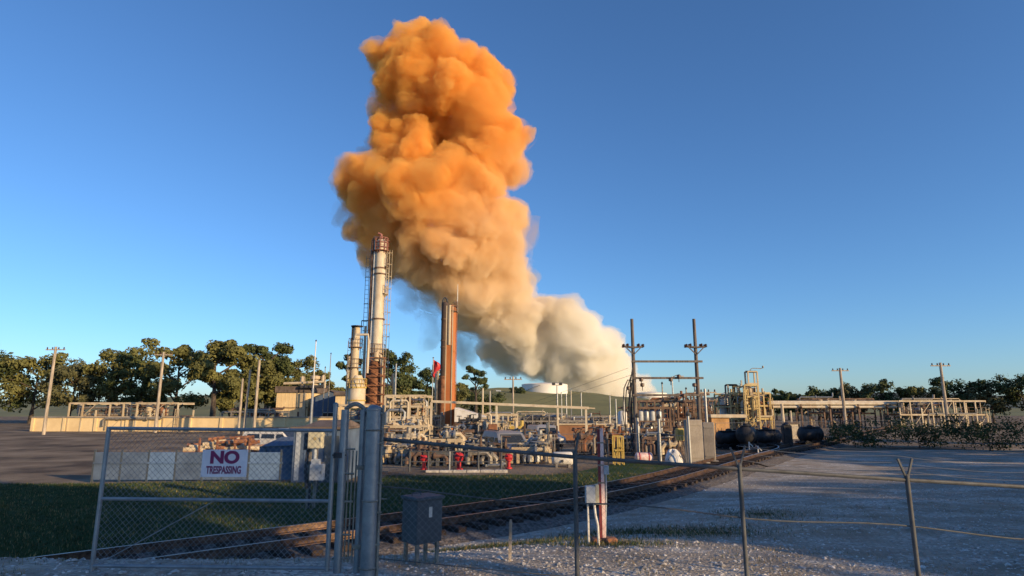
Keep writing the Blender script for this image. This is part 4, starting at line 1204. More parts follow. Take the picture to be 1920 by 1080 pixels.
process_unit('process_unit', 'yellow multi-storey unit, widest of the far right group', 1372, 1446, 737, 78, 10, 6, 3, 6, m1='olive', m2='cream', m3='rust', dens=2.0, group=G_u)
process_unit('process_unit', 'tall narrow yellow unit rising out of the widest yellow one', 1400, 1424, 722, 76, 11, 2, 4, 4, m1='olive', m2='cream2', m3='brown', dens=2.2, group=G_u)
process_unit('process_unit', 'brown low rack right of the yellow units', 1330, 1372, 752, 90, 12, 3, 2, m1='brown', m2='cream', m3='brown', group=G_u)
process_unit('process_unit', 'low rack at left behind the long cream dike wall', 417, 520, 772, 84, 13, 6, 1, m1='galvd', m2='brown', m3='dark', group=G_u)
process_unit('process_unit', 'shaded low pump row beneath the right fence rail, near the red valves', 722, 790, 838, 35, 14, 5, 1, 2, m1='galvd', m2='cream', m3='brown', dens=1.5, group=G_u)
process_unit('process_unit', 'low grey valve row left of the white horizontal tank', 960, 1030, 842, 34, 15, 6, 1, 2, m1='cream', m2='cream', m3='galvd', dens=1.5, group=G_u)
process_unit('process_unit', 'brown pipe row between the orange twin tower and the red pump housing', 855, 912, 808, 46, 16, 4, 1, 2, m1='brown', m2='galvd', m3='dark', dens=1.4, group=G_u)
process_unit('process_unit', 'rusty pipe row behind the yellow trestle', 1080, 1180, 806, 52, 17, 7, 1, 3, m1='rust', m2='cream', m3='brown', dens=1.0, group=G_u)
process_unit('process_unit', 'low brown pipe row left of the concrete slabs', 1196, 1286, 806, 46, 18, 6, 1, 3, m1='brown', m2='galvd', m3='brown', dens=1.2, group=G_u)
process_unit('process_unit', 'low cream and brown valve row right behind the red fire monitors', 806, 868, 826, 37, 31, 5, 1, 2, m1='cream', m2='galvd', m3='brown', dens=1.8, group=G_u)
process_unit('process_unit', 'dark low pump row between the largest red monitor and the pump housing', 872, 916, 838, 34, 32, 4, 1, 1.5, m1='brown', m2='galvd', m3='dark', dens=1.8, group=G_u)
process_unit('process_unit', 'low brown pipe row in front of the silver van', 965, 1045, 826, 41, 33, 6, 1, 2, m1='brown', m2='cream', m3='brown', dens=1.6, group=G_u)
process_unit('process_unit', 'brown knee-high pipe row right of the white horizontal tank', 1085, 1150, 828, 40, 34, 5, 1, 2, m1='brown', m2='galvd', m3='rust', dens=1.6, group=G_u)
process_unit('process_unit', 'cream rack between the dense rack and the orange tower', 782, 826, 780, 63, 35, 3, 2, 3, m1='cream', m2='galvd', m3='dark', dens=1.2, group=G_u)
process_unit('process_unit', 'mixed pipe row under the open canopy', 852, 905, 796, 56, 36, 4, 1, 3, m1='brown', m2='cream2', m3='dark', dens=1.6, group=G_u)
process_unit('process_unit', 'brown rack row far behind the high-voltage frame', 1170, 1300, 764, 85, 37, 8, 2, 4, m1='brown', m2='cream', m3='brown', dens=1.0, group=G_u)
process_unit('process_unit', 'cream rack seen between the silver van and the gantry end', 1050, 1110, 790, 60, 38, 4, 2, 3, m1='galvd', m2='cream', m3='brown', dens=1.2, group=G_u)
process_unit('process_unit', 'knee-high dark pump skids between the handrail and the cream valve rows', 766, 850, 851, 32.5, 41, 6, 1, 1.2, m1='fdark', m2='brown', m3='brown', dens=1.6, group=G_u)
process_unit('process_unit', 'knee-high brown pump skids behind the right half of the handrail', 866, 950, 851, 32.5, 42, 6, 1, 1.2, m1='brown', m2='galvd', m3='dark', dens=1.6, group=G_u)
process_unit('process_unit', 'cream and brown pipe tangle left of the handrail, behind the big gate post', 718, 776, 846, 33.5, 43, 4, 1, 1.6, m1='cream', m2='galvd', m3='brown', dens=1.8, group=G_u)
process_unit('process_unit', 'waist-high brown pipe row behind the yellow trestle and red drum', 1120, 1200, 820, 41, 44, 6, 1, 2, m1='brown', m2='galvd', m3='rust', dens=1.6, group=G_u)
process_unit('process_unit', 'waist-high mixed pipe row behind the white tarp-covered heap', 1205, 1275, 822, 39, 45, 5, 1, 2, m1='brown', m2='cream', m3='dark', dens=1.6, group=G_u)
process_unit('process_unit', 'two-level cream rack right behind the rusty pump housing', 895, 948, 792, 54, 46, 4, 2, 2.5, m1='cream', m2='cream2', m3='dark', dens=1.5, group=G_u)
# beyond the photo's edges
process_unit('process_unit', 'brown rack past the right edge of the photo', 1520, 1640, 748, 95, 19, 6, 2, m1='brown', m2='cream', group=G_u)
process_unit('process_unit', 'cream rack far beyond the right edge, two racks past the yellow units', 1690, 1850, 752, 90, 20, 8, 2, m1='cream', m2='galvd', group=G_u)
process_unit('process_unit', 'cream rack beyond the left edge of the photo', 130, 330, 756, 80, 21, 8, 2, m1='cream', m2='galvd', group=G_u)

# stacks with square head frames over the yellow group
for px, y0, Y, lab, w in ((1372, 722, 80, 'square grey goalpost frame left of the yellow units', 17), (1411, 697, 79, 'square cream goalpost frame on top of the tall narrow yellow unit', 17)):
    k = PT('hoist_frame', lab, 'frame', px, Y, py=740)
    h = k.z(y0); hw = w / 2 * k.s
    b = MB()
    for x in (-hw, hw):
        for y in (-.5, .5): b.bar((x, y, 0), (x, y, h), .17)
    for z in (h, h - 1.5 if px > 1400 else h - .0, h * .6, h * .4): 
        for y in (-.5, .5): b.bar((-hw, y, z), (hw, y, z), .15)
    b.build('frame', M['cream' if px > 1400 else 'galvd'], k.t)
    b = MB(); b.bar((-hw * 1.1, 0, h), (hw * 1.1, 0, h), .3, .25); b.bevbox(-.3, .3, -.3, .3, h * .62, h * .62 + .8, .05); b.build('hoist_beam', M['dark'], k.t)
    b = MB(); b.lathe([(hw * .55, 0), (hw * .55, h * .55), (hw * .3, h * .6)], (0, 0, 0), 12); b.build('vessel', M['cream2'], k.t, smooth=True)
k = PT('vertical_tank', 'slim white vertical tank left of the square grey frame', 'tank', 1358, 84, py=740)
b = MB(); b.lathe([(.75, 0), (.75, k.z(742)), (.4, k.z(738)), (.1, k.z(737))], (0, 0, 0), 16); b.build('shell', M['white'], k.t, smooth=True)
b = MB(); b.ladder(.9, -.2, 0, k.z(740), .4, ax=(1, 0), r=.05); b.build('ladder', M['galvd'], k.t)
k = PT('vertical_tank', 'small bright white cylinder tank right of the hill poles', 'tank', 1167, 58, py=780)
b = MB(); b.lathe([(.3, 0), (.3, .5), (.42, .6), (.42, k.z(774)), (.3, k.z(771)), (.05, k.z(770))], (0, 0, 0), 16); b.build('shell', M['white'], k.t, smooth=True)
b = MB(); b.ring((0, 0, .8), .44, .03, 16, 5); b.tube([(.42, 0, 1.5), (.7, 0, 1.5), (.7, 0, 0)], .05, 6); b.build('outlet_pipe', M['galvd'], k.t)

# pipe bridge at the right
k = PT('pipe_bridge', 'pale elevated pipe bridge right of the yellow units', 'pipe bridge', 1500, 92, py=760)
b = MB(); xa, xb_ = k.x(1446), k.x(1680)
for z in (k.z(757), k.z(763)): b.tube([(xa, 0, z), (xb_, 0, z)], .2, 8)
b.tube([(xa, 1, k.z(755)), (xb_, 1, k.z(755))], .3, 8); b.build('pipes', M['cream2'], k.t, smooth=True)
x = xa
while x < xb_:
    b = MB()
    for y in (-.4, 1.4): b.bar((x, y, 0), (x, y, k.z(758)), .2)
    b.bar((x, -.5, k.z(765)), (x, 1.5, k.z(765)), .2); x += 4.2
    b.build('trestle', M['brown'], k.t)

# white pipe gantry crossing the middle
k = PT('pipe_gantry', 'long thin cream pipe gantry on slim posts crossing in front of the orange tower', 'gantry', 808, 51, py=800)
b = MB(); e0 = (0, 0, k.z(752.5)); e1 = Vector((k.x(1104, 765), 0.0, k.z(765)))
b.bar(e0, e1, .17, .2); b.bar(e1, e1 + Vector((.5, 0, -.03)), .09); b.build('beam', M['cream2'], k.t)
for px, yt in ((808, 752), (931, 757), (1046, 762), (1099, 764)):
    b = MB(); x = k.x(px, 790); b.bar((x, 0, 0), (x, 0, k.z(yt) - .1), .17); b.box(x - .2, x + .2, -.2, .2, 0, .06); b.build('post', M['cream2'], k.t)

# ---- buildings left
def gable_house(name, label, px0, px1, ywall, Y, depth, mw, mr, rise=0.8, rz=0.0, along='x', eave=.25, win=None, door=None, cat='building', base=None, group=None, flat=False):
    k = PT(name, label, cat, (px0 + px1) / 2, Y, z=base, py=790, rz=rz, group=group)
    W = (px1 - px0) * k.s; H = k.z(ywall)
    b = MB(); b.box(-W / 2, W / 2, 0, depth, -.1, H)
    if not flat:
        if along == 'x': b.add([(-W/2, 0, H), (-W/2, depth, H), (-W/2, depth/2, H+rise), (W/2, 0, H), (W/2, depth, H), (W/2, depth/2, H+rise)], [(0, 2, 1), (3, 4, 5)])
        else: b.add([(-W/2, 0, H), (W/2, 0, H), (0, 0, H+rise), (-W/2, depth, H), (W/2, depth, H), (0, depth, H+rise)], [(0, 1, 2), (3, 5, 4)])
    # siding battens
    x = -W / 2 + .3
    while x < W / 2: b.box(x - .02, x + .02, -.022, .001, 0, H); x += .6
    b.build('wall', M[mw], k.t)
    b = MB(); e = eave
    if flat: b.box(-W/2 - e, W/2 + e, -e, depth + e, H + .003, H + rise)
    elif along == 'x':
        for s_, y0, y1 in ((1, -e, depth/2), (2, depth + e, depth/2)):
            zl = H - e * rise / (depth/2) + .02
            b.add([(-W/2-e, y0, zl), (W/2+e, y0, zl), (W/2+e, y1, H+rise+.02), (-W/2-e, y1, H+rise+.02), (-W/2-e, y0, zl+.1), (W/2+e, y0, zl+.1), (W/2+e, y1, H+rise+.12), (-W/2-e, y1, H+rise+.12)], [(0,3,2,1),(4,5,6,7),(0,1,5,4),(1,2,6,5),(3,0,4,7)])
    else:
        for s_ in (-1, 1):
            zl = H - e * rise / (W/2) + .02; x0 = s_ * (W/2 + e)
            b.add([(x0, -e, zl), (0, -e, H+rise+.02), (0, depth+e, H+rise+.02), (x0, depth+e, zl), (x0, -e, zl+.1), (0, -e, H+rise+.12), (0, depth+e, H+rise+.12), (x0, depth+e, zl+.1)], [(0,3,2,1),(4,5,6,7),(0,1,5,4),(2,3,7,6),(3,0,4,7)])
    b.build('roof', M[mr], k.t)
    for (wx, wz, ww, wh) in (win or []):
        b = MB(); x = -W/2 + wx * W; z = wz * H; b.box(x - ww/2 - .06, x + ww/2 + .06, -.06, .01, z - wh/2 - .06, z + wh/2 + .06); f = b.build('window', M['white'], k.t)
        b = MB(); b.box(x - ww/2, x + ww/2, -.075, -.062, z - wh/2, z + wh/2); b.build('pane', M['glass'], f)
    for (wx, ww, wh) in (door or []):
        b = MB(); x = -W/2 + wx * W; b.box(x - ww/2, x + ww/2, -.06, .01, .02, wh); f = b.build('door', M['brown'], k.t)
        b = MB(); b.box(x + ww*.35, x + ww*.4, -.11, -.061, wh*.45, wh*.5); b.build('handle', M['galv'], f)
    k.W = W; k.H = H
    return k
k = gable_house('warehouse', 'flat cream warehouse with a dark brown roof edge behind the dike wall', 516, 575, 736, 100, 9, 'tan', 'roof', 1.0, flat=True, door=[(.8, 1.2, 2.3)])
b = MB(); b.box(k.W*.26, k.W*.44, -.35, -.03, 0, k.H - .1); b.build('corner_duct', M['cream'], k.t)
b = MB(); b.bar((-k.W/2, -.05, k.H * .55), (k.W/2, -.05, k.H*.55), .12); b.build('trim', M['brown'], k.t)
k = gable_house('gabled_shed', 'grey gabled shed in shade right of the cream warehouse', 586, 648, 746, 98, 9, 'blue', 'roof', 1.1, along='y', win=[(.5, .35, 2, 1.2)])
k2 = gable_house('tall_annex', 'small cream annex between the grey shed and the yellow column', 627, 650, 742, 93, 5, 'tan', 'roof', .5, flat=True)
k = PT('rooftop_unit', 'pipes and cream exhaust head standing on the dark warehouse roof', 'rooftop unit', 580, 99, z=zw(727, 99), py=720)
b = MB(); b.bevbox(k.x(562), k.x(607), 0, 3, 0, k.z(722), .1); b.build('skid', M['dark'], k.t)
b = MB(); b.lathe([(.5, 0), (.5, k.z(712)), (.8, k.z(710)), (.8, k.z(705)), (.3, k.z(703))], (k.x(587), 1, 0), 14); b.tube([(k.x(530), .5, k.z(719)), (k.x(560), .5, k.z(718)), (k.x(600), .5, k.z(716)), (k.x(607), .5, k.z(716)), (k.x(607), .5, 0)], .22, 8); b.build('exhaust', M['cream'], k.t, smooth=True)
b = MB(); b.lathe([(.4, 0), (.4, 1.6), (.2, 1.9)], (k.x(563), 1, 0), 12); b.build('vent', M['cream'], k.t, smooth=True)
b = MB(); b.lathe([(.35, 0), (.35, 1.8), (.1, 2.1)], (k.x(602), 1, 0), 12); b.build('vent', M['cream'], k.t, smooth=True)

k = PT('dike_wall', 'long low cream containment wall catching the sun at left', 'wall', 450, 80, py=790)
b = MB(); xa, xb_ = k.x(60), k.x(625)
b.box(xa, xb_, 0, .4, -.1, k.z(783)); x = xa
while x < xb_: b.box(x, x + .35, -.15, 0, 0, k.z(783) - .05); x += 4
b.build('wall', M['tan'], k.t)
b = MB(); b.box(xa, xb_, -.18, .55, k.z(783) + .002, k.z(783) + .12); b.build('coping', M['conc'], k.t)

# shaded shed, blue panels, van and scrap at left
k = PT('equipment_shed', 'blue-grey flat shed with brown roof edge standing right behind the enclosure stand', 'shed', 600, 25.2, py=850)
W = 92 * k.s; x0 = k.x(549); H = k.z(805)
b = MB(); b.box(x0, x0 + W, 0, 2.6, -.1, H); x = x0 + .15
while x < x0 + W: b.box(x, x + .03, -.02, 0, 0, H); x += .3
b.build('wall', M['blue'], k.t)
b = MB(); b.box(x0 - .12, x0 + W + .1, -.15, 2.8, H + .003, H + .10); b.add([(x0 + .35, -.15, H + .1), (x0 + W, -.15, H + .1), (x0 + W - .1, 1.3, H + .34), (x0 + .6, 1.3, H + .34), (x0 + .35, 2.7, H + .1), (x0 + W, 2.7, H + .1)], [(0, 1, 2, 3), (3, 2, 5, 4), (0, 3, 4), (1, 5, 2)]); b.build('roof', M['roof'], k.t)
b = MB(); b.box(x0 + .1, x0 + .28, -.03, .01, .1, H - .1); b.build('light_panel', M['boxg'], k.t)
b = MB(); b.box(x0 + W*.62, x0 + W*.9, -.04, .01, .02, H - .25); d_ = b.build('door', M['box'], k.t)
b = MB(); b.box(x0 + W*.65, x0 + W*.67, -.08, -.041, .95, 1.05); b.build('handle', M['galv'], d_)
k = PT('panel_barrier', 'row of blue-grey barrier panels along the shaded grass at left', 'barrier', 500, 25.6, py=870)
m_bl = mat('pale_blue_panel', (0.14, 0.22, 0.36), 0.8, 0, 0.1, 1.5, color2=(0.10, 0.165, 0.28))
xs_ = [k.x(p_) for p_ in (380, 417, 466, 526, 549)]
xs_ = [xs_[0] - 4.4, xs_[0] - 3.3, xs_[0] - 2.2, xs_[0] - 1.1] + xs_
for i in range(len(xs_) - 1):
    b = MB(); b.bevbox(xs_[i] + .02, xs_[i+1] - .02, 0, .06, .08, k.z(848), .01); b.bar((xs_[i], -.02, k.z(868)), (xs_[i+1], -.02, k.z(868)), .05)
    b.build('panel', m_bl if i in (2, 6) else M['blue'], k.t)
for x in xs_:
    b = MB(); b.bar((x, .03, -.1), (x, .03, k.z(843)), .07); b.build('post', M['box'], k.t)

k = PT('tarped_bin', 'blue-grey tarped bin with a sloping top behind the barrier panels, under the white van', 'bin', 514, 29, py=850)
x0, x1 = k.x(482), k.x(549); z0, z1 = k.z(838), k.z(822)
b = MB(); b.add([(x0, 0, 0), (x1, 0, 0), (x1, 1.6, 0), (x0, 1.6, 0), (x0 + .1, 0, z0), (x1, 0, z0 + .05), (x1, 1.6, z1), (x0 + .5, 1.6, z1)], [(0, 3, 2, 1), (4, 5, 6, 7), (0, 1, 5, 4), (1, 2, 6, 5), (2, 3, 7, 6), (3, 0, 4, 7)]); b.build('bin', M['blue'], k.t)
b = MB(); b.bar((x0 + .1, -.02, z0), (x1, -.02, z0 + .05), .05); b.bar((x0 + .4, -.03, .1), (x0 + .4, -.03, z0), .05); b.build('rim', M['box'], k.t)
def van(name, label, px, Y, wpx, rz, mb, ytop, cat='van'):
    k = PT(name, label, cat, px, Y, rz=rz, py=820)
    W = 1.85; L = 4.7; H = min(2.3, max(1.5, k.z(ytop)))
    b = MB()
    # side outline (y along the length, front at -y)
    pr = [(-L/2, .35), (-L/2, H*.42), (-L/2 + .15, H*.5), (-L/2 + 1.1, H*.56), (-L/2 + 1.75, H*.93), (-L/2 + 2.1, H), (L/2 - .35, H), (L/2 - .05, H*.6), (L/2, .35)]
    n = len(pr); vs = []
    for s_, ins in ((-W/2, 0), (-W/2 + .10, 1), (W/2 - .10, 1), (W/2, 0)):
        for (y, z) in pr:
            f = max(0, (z - H*.55) / (H*.45)); vs.append(((s_ - math.copysign(f * .14, s_)), y, z + (0.03 if ins and z > H*.5 else 0)))
    fs = [tuple(range(n)), tuple(reversed(range(3*n, 4*n)))]
    for j in range(3):
        for i in range(n):
            q = (i + 1) % n; fs.append((j*n + i, (j+1)*n + i, (j+1)*n + q, j*n + q))
    b.add(vs, fs); b.build('body', mb, k.t)
    b = MB()
    b.add([(-W/2 + .22, -L/2 + 1.14, H*.60), (W/2 - .22, -L/2 + 1.14, H*.60), (W/2 - .28, -L/2 + 1.70, H*.90), (-W/2 + .28, -L/2 + 1.70, H*.90)], [(0, 1, 2, 3)])
    for v_i in range(4): b.v[v_i] = (b.v[v_i][0], b.v[v_i][1] - .035, b.v[v_i][2] + .02)
    b.build('windscreen', M['glass'], k.t)
    for s_ in (-1, 1):
        for (ya, yb) in ((-L/2 + 1.6, -.35), (-.25, .75), (.85, L/2 - .5)):
            b = MB(); x1, x2 = s_ * (W/2 - .005), s_ * (W/2 - .115)
            b.add([(x1, ya if ya > -L/2 + 1.7 else ya - .35, H*.6), (x1, yb, H*.6), (x2, yb, H*.9), (x2, ya + .12, H*.9)], [(0, 1, 2, 3)]); b.build('side_window', M['glass'], k.t)
        b = MB(); b.bevbox(s_*(W/2 - .3) - .16, s_*(W/2 - .3) + .16, -L/2 - .03, -L/2 + .05, H*.36, H*.44, .02); b.build('headlight', M['white'], k.t)
        for y in (-L/2 + .85, L/2 - .85):
            b = MB(); b.lathe([(.2, -.11), (.34, -.11), (.36, -.06), (.36, .06), (.34, .11), (.2, .11)], (s_*(W/2 - .1), y, .36), 18, 'x'); wh = b.build('wheel', M['rubber'], k.t, smooth=True)
            b = MB(); b.lathe([(.19, -.115), (.19, .115)], (s_*(W/2 - .1), y, .36), 12, 'x'); b.build('rim', M['galv'], wh)
    b = MB(); b.bevbox(-W/2, W/2, -L/2 - .08, -L/2 + .1, .3, .5, .04); b.build('bumper', M['galvd'], k.t)
    b = MB()
    for x in (-.6, .6): b.bar((x, -.3, H + .08), (x, 1.6, H + .08), .05)
    b.build('roof_rack', M['dark'], k.t)
    return k
van('parked_van', 'white van with two dark side windows behind the blue-grey panels', 523, 43, 60, 1.35, M['white'], 806)
van('parked_van', 'silver van facing the track with a big dark windscreen, right of the olive frame', 1021, 49, 46, 0.25, mat('silver_paint', (.42, .41, .40), .35, .3, .05, 3), 798)
van('parked_car', 'dull grey car facing the track, half hidden behind the rusty pump housing', 950, 38, 30, 0.35, mat('grey_car_paint', (.26, .26, .27), .4, .2, .05, 3), 832, 'car')

k = PT('scrap_pile', 'pile of rusty and cream pipe pieces left of the white van', 'pile', 452, 40, py=830)
b = MB(); rg = random.Random(5)
for i in range(46):
    b.mi = rg.choice((0, 0, 1)); x = rg.uniform(-2.6, 1.0); y = rg.uniform(-.8, .8); z = rg.uniform(.1, 1.25) * (1 - abs(x + .6) / 4)
    a = rg.gauss(0, .35); L = rg.uniform(.5, 1.6)
    b.tube([(x - L/2*math.cos(a), y - .2, z), (x + L/2*math.cos(a), y + .2, z + L*.2*math.sin(a))], rg.uniform(.06, .16), 8)
b.build('pipe_pieces', [M['rust'], M['cream']], k.t, smooth=True)
b = MB(); b.box(-2.7, 1.2, -.9, .9, 0, .12)
for x in (-2.2, -1.1, 0, .9): b.bar((x, -.85, 0), (x, -.85, 1.1), .1)
b.build('stillage', M['rust'], k.t)
# ---------------------------------------------------------------- poles, electrical gear and smaller things
def pole(label, px, ytop, Y, wpx=5, m='wood', top=None, name='pole', cat='pole', group='poles in the plant', lean=0.0, z=None):
    k = PT(name, label, cat, px, Y, z=z, py=(ytop + 790) / 2, group=group)
    r = max(.05, wpx / 2 * k.s); h = k.z(ytop)
    b = MB(); b.tube([(0, 0, -.2), (lean * h, 0, h)], r, 8, r * .75); b.build('shaft', M[m], k.t, smooth=True)
    if top == 'lamp':
        b = MB(); b.tube([(0, 0, h - .1), (.5, 0, h + .15), (.9, 0, h + .1)], .05, 6); b.build('arm', M['galvd'], k.t)
        b = MB(); b.bevbox(.7, 1.35, -.15, .15, h - .05, h + .1, .03); b.build('lamp_head', M['boxg'], k.t)
    elif top == 'cross':
        b = MB(); b.bar((-1.1, 0, h - .35), (1.1, 0, h - .35), .12); b.build('crossarm', M['wood'], k.t)
        for x in (-.95, -.35, .35, .95):
            b = MB(); b.lathe([(.04, 0), (.09, .05), (.05, .1), (.09, .15), (.03, .24)], (x, 0, h - .29), 8); b.build('insulator', M['ins'], k.t)
    elif top == 'flood':
        b = MB(); b.bar((-.5, 0, h), (.5, 0, h), .08); b.build('crossarm', M['galvd'], k.t)
        for x in (-.4, .4):
            b = MB(); b.bevbox(x - .18, x + .18, -.22, .1, h - .02, h + .28, .04); b.build('floodlight', M['dark'], k.t)
    elif top == 'cap':
        b = MB(); b.lathe([(r * 1.1, 0), (r * 1.3, .1), (r * .4, .25)], (lean * h, 0, h), 8); b.build('cap', M['dark'], k.t)
    else:
        b = MB(); b.bar((-.12 + lean*h, 0, h * .93), (.12 + lean*h, 0, h * .93), .05); b.build('bracket', M['galvd'], k.t)
    return k
pole('shortest of three bare wooden poles behind the dike wall', 452, 710, 72, 5)
pole('middle of three bare wooden poles, leaning slightly right', 462, 693, 72, 5, lean=.03)
pole('tallest of three bare wooden poles in front of the left trees', 482, 675, 71, 6)
pole('thin white mast rising above the warehouse roof', 588, 640, 90, 2.6, 'white', 'cap', 'mast', 'mast')
pole('grey pole beside the thin white mast, right of the warehouse corner', 585, 728, 60, 6, 'galv')
pole('faint thin antenna between the white mast and the white column', 617, 664, 96, 2, 'galvd', 'cap', 'mast', 'mast')
pole('short antenna just left of the faint thin one', 607, 690, 96, 2, 'galvd', 'cap', 'mast', 'mast')
pole('bare pole in front of the spreading dark tree', 741, 682, 80, 4, 'galv')
pole('cream pole left of the lone round tree', 905, 728, 74, 4, 'cream2')
pole('cream pole under the lone round tree with a lamp arm', 919, 733, 78, 4, 'cream2', 'lamp')
pole('wooden pole with a crossarm right of the lone round tree', 962, 706, 76, 4, 'wood', 'cross')
pole('slim pole in front of the left part of the white tank', 1045, 722, 70, 3.5, 'galv', 'flood')
pole('slim pole under the right end of the white tank', 1053, 735, 84, 2.5, 'galv')
pole('short slim pole right of the white tank', 1062, 738, 90, 3, 'galv')
pole('slim pole rising right of the white tank', 1071, 732, 80, 2.5, 'cream2')
pole('slim pole near the end of the pipe gantry', 1090, 736, 84, 2.5, 'galv')
pole('slim pole on the hillside right of the pipe gantry end', 1144, 742, 78, 2.5, 'galv')
pole('low slim pole between the hillside pole and the small white tank', 1155, 748, 82, 3, 'galv')
pole('slim pole just behind the small white tank', 1170, 742, 80, 3, 'galv')
pole('black-headed pole under the lowest beam of the high-voltage frame', 1243, 720, 70, 3, 'galvd', 'cap')
pole('pole with a lamp arm inside the high-voltage frame', 1262, 706, 72, 3, 'galv', 'lamp')
pole('short pole with round head left of the right high-voltage pole', 1288, 730, 72, 3, 'galvd', 'cap')
pole('grey pole with a T head right of the high-voltage frame', 1323, 729, 60, 6, 'galv', 'cross')
pole('pale wooden pole right of the yellow units', 1467, 757, 74, 7, 'cream2')
pole('small pale pole near the right edge of the photo', 1483, 770, 74, 4, 'cream2')
pole('wooden pole past the right edge of the photo', 1580, 690, 80, 6, 'wood', 'cross')
pole('second wooden pole past the right edge of the photo', 1770, 680, 70, 6, 'wood', 'cross')
pole('wooden pole beyond the left edge of the photo', 300, 660, 76, 6, 'wood', 'cross')
pole('second wooden pole beyond the left edge of the photo', 95, 650, 70, 6, 'wood', 'cross')

# high-voltage H-frame
k = PT('utility_frame', 'tall wooden high-voltage H-frame with three cross beams and insulator arms', 'utility frame', 1190, 39, py=740)
zT = k.z(598)
pA = k.x(1190, 740); pB = k.x(1309, 740)
for x in (pA, pB):
    b = MB(); b.tube([(x, 0, -.3), (x, 0, zT)], .145, 12, .10); P_ = b.build('pole', M['woodd'], k.t, smooth=True)
for py in (678, 709, 741):
    b = MB(); b.bar((pA - .15, -.13, k.z(py)), (pB + .35, -.13, k.z(py)), .10, .13); b.build('cross_beam', M['woodd'], k.t)
for x in (pA, pB):
    b = MB(); z = k.z(651)
    for y in (-.16, .16):
        b.bar((x - .62, y, z + .06), (x, y, z - .02), .09); b.bar((x, y, z - .02), (x + .66, y, z + .04), .09)
    b.bar((x - .5, -.2, z), (x, -.15, z - .5), .06); b.bar((x + .5, -.2, z), (x, -.15, z - .5), .06)
    a_ = b.build('insulator_arm', M['woodd'], k.t)
    for dx in (-.6, -.35, .35, .62):
        b = MB(); 
        for s_ in (0, 1): b.lathe([(.03, 0), (.10, .03), (.04, .07), (.10, .10), (.04, .14), (.09, .17), (.02, .22)], (x + dx, -.16 + .32 * s_, z + .04 - .1 * abs(dx)), 8)
        b.build('insulator', M['ins'], k.t)
b = MB(); rg = random.Random(3)
for i in range(6):
    x1 = pA - rg.uniform(.15, .75); z1 = k.z(rg.uniform(712, 745))
    b.tube([(pA - .1, -.15, k.z(690 + i * 6)), ((pA + x1) / 2 - .1, -.1, z1 + .5), (x1, 0, z1), (x1 - .1, .1, k.z(765 + i * 3)), (x1 + rg.uniform(-.1, .3), .1, .4)], .035, 6)
b.build('cable', M['dark'], k.t, smooth=True)
for px, py in ((1177, 728), (1201, 712), (1203, 722), (1256, 712), (1271, 706), (1280, 742), (1300, 722)):
    b = MB(); b.lathe([(.05, -.12), (.13, -.08), (.13, .08), (.05, .12)], (k.x(px, py), -.2, k.z(py)), 8)
    b.bar((k.x(px, py), -.2, k.z(py)), (k.x(px, py), -.2, k.z(py) - .35), .04)
    b.build('fuse', M['ins'], k.t)
k = PT('power_line', 'two thin cables sagging from the high-voltage frame toward the hill', 'cable', 1190, 39.2, py=700)
for q, (ya, xe, ye) in enumerate(((690, -30, 150), (700, -26, 150))):
    b = MB(); A = Vector((-.4 + .5*q, 0, k.z(ya))); B = Vector((xe, ye, 4 + q))
    b.tube([A.lerp(B, i/16) - Vector((0, 0, 3.2 * math.sin(math.pi*i/16))) for i in range(17)], .010, 4); b.build('wire', M['dark'], k.t)

# transformer bench under the frame
k = PT('transformer_bench', 'steel bench with a row of grey transformer cans under the high-voltage frame', 'transformer bench', 1215, 43, py=770)
x0, x1 = k.x(1196), k.x(1262)
b = MB(); z = k.z(762)
for x in (x0, x1): 
    for y in (0, .9): b.bar((x, y, 0), (x, y, k.z(768)), .12)
b.bar((x0, 0, k.z(765)), (x1, 0, k.z(765)), .14); b.bar((x0, .9, k.z(765)), (x1, .9, k.z(765)), .14); b.bar((x0, 0, k.z(790)), (x1, 0, k.z(790)), .10)
b.box(x0, x1, 0, .9, k.z(791) , k.z(791) + .06); b.build('bench', M['brown'], k.t)
for i, px in enumerate((1203, 1214, 1225, 1238)):
    b = MB(); b.lathe([(.20, 0), (.21, .05), (.21, .62), (.17, .70), (.05, .74)], (k.x(px), .45, k.z(790)), 14); c_ = b.build('transformer_can', M['galv'] if i % 2 else M['boxg'], k.t, smooth=True)
    b = MB()
    for dx in (-.08, .08): b.lathe([(.02, 0), (.05, .04), (.02, .08), (.05, .12), (.02, .18)], (k.x(px) + dx, .45, k.z(790) + .70), 8)
    b.build('bushing', M['ins'], c_)

# tall concrete slabs, yellow box, tarp
for i, (px0, px1, yt, Y, rz, lab) in enumerate(((1288, 1319, 787, 33.5, .12, 'wide upright concrete slab wall left of the narrower one'), (1320, 1340, 792, 34.5, -.25, 'narrower upright concrete slab right of the wide one'))):
    k = PT('concrete_slab', lab, 'slab', (px0 + px1) / 2, Y, py=830, rz=rz)
    hw = (px1 - px0) / 2 * k.s; b = MB(); b.bevbox(-hw, hw, 0, .35, -.05, k.z(yt), .03); b.build('slab', M['conc'], k.t)
    b = MB(); b.box(-hw * .8, hw * .8, -.03, .002, .3, .36); b.box(-hw * .8, hw * .8, -.03, .002, k.z(yt) - .3, k.z(yt) - .24); b.build('rib', M['conc'], k.t)
    b = MB(); b.box(-hw - .1, hw + .1, -.5, .6, -.1, .12); b.build('footing', M['conc'], k.t)
k = PT('yellow_box', 'yellow box on a steel leg left of the wide concrete slab', 'box', 1278, 36, py=820)
b = MB(); b.bevbox(k.x(1269), k.x(1287), -.2, .3, k.z(826), k.z(803), .03); b.build('housing', M['yellow'], k.t)
b = MB(); 
for x in (k.x(1272), k.x(1284)): b.bar((x, .05, 0), (x, .05, k.z(826)), .08)
b.build('leg', M['brown'], k.t)
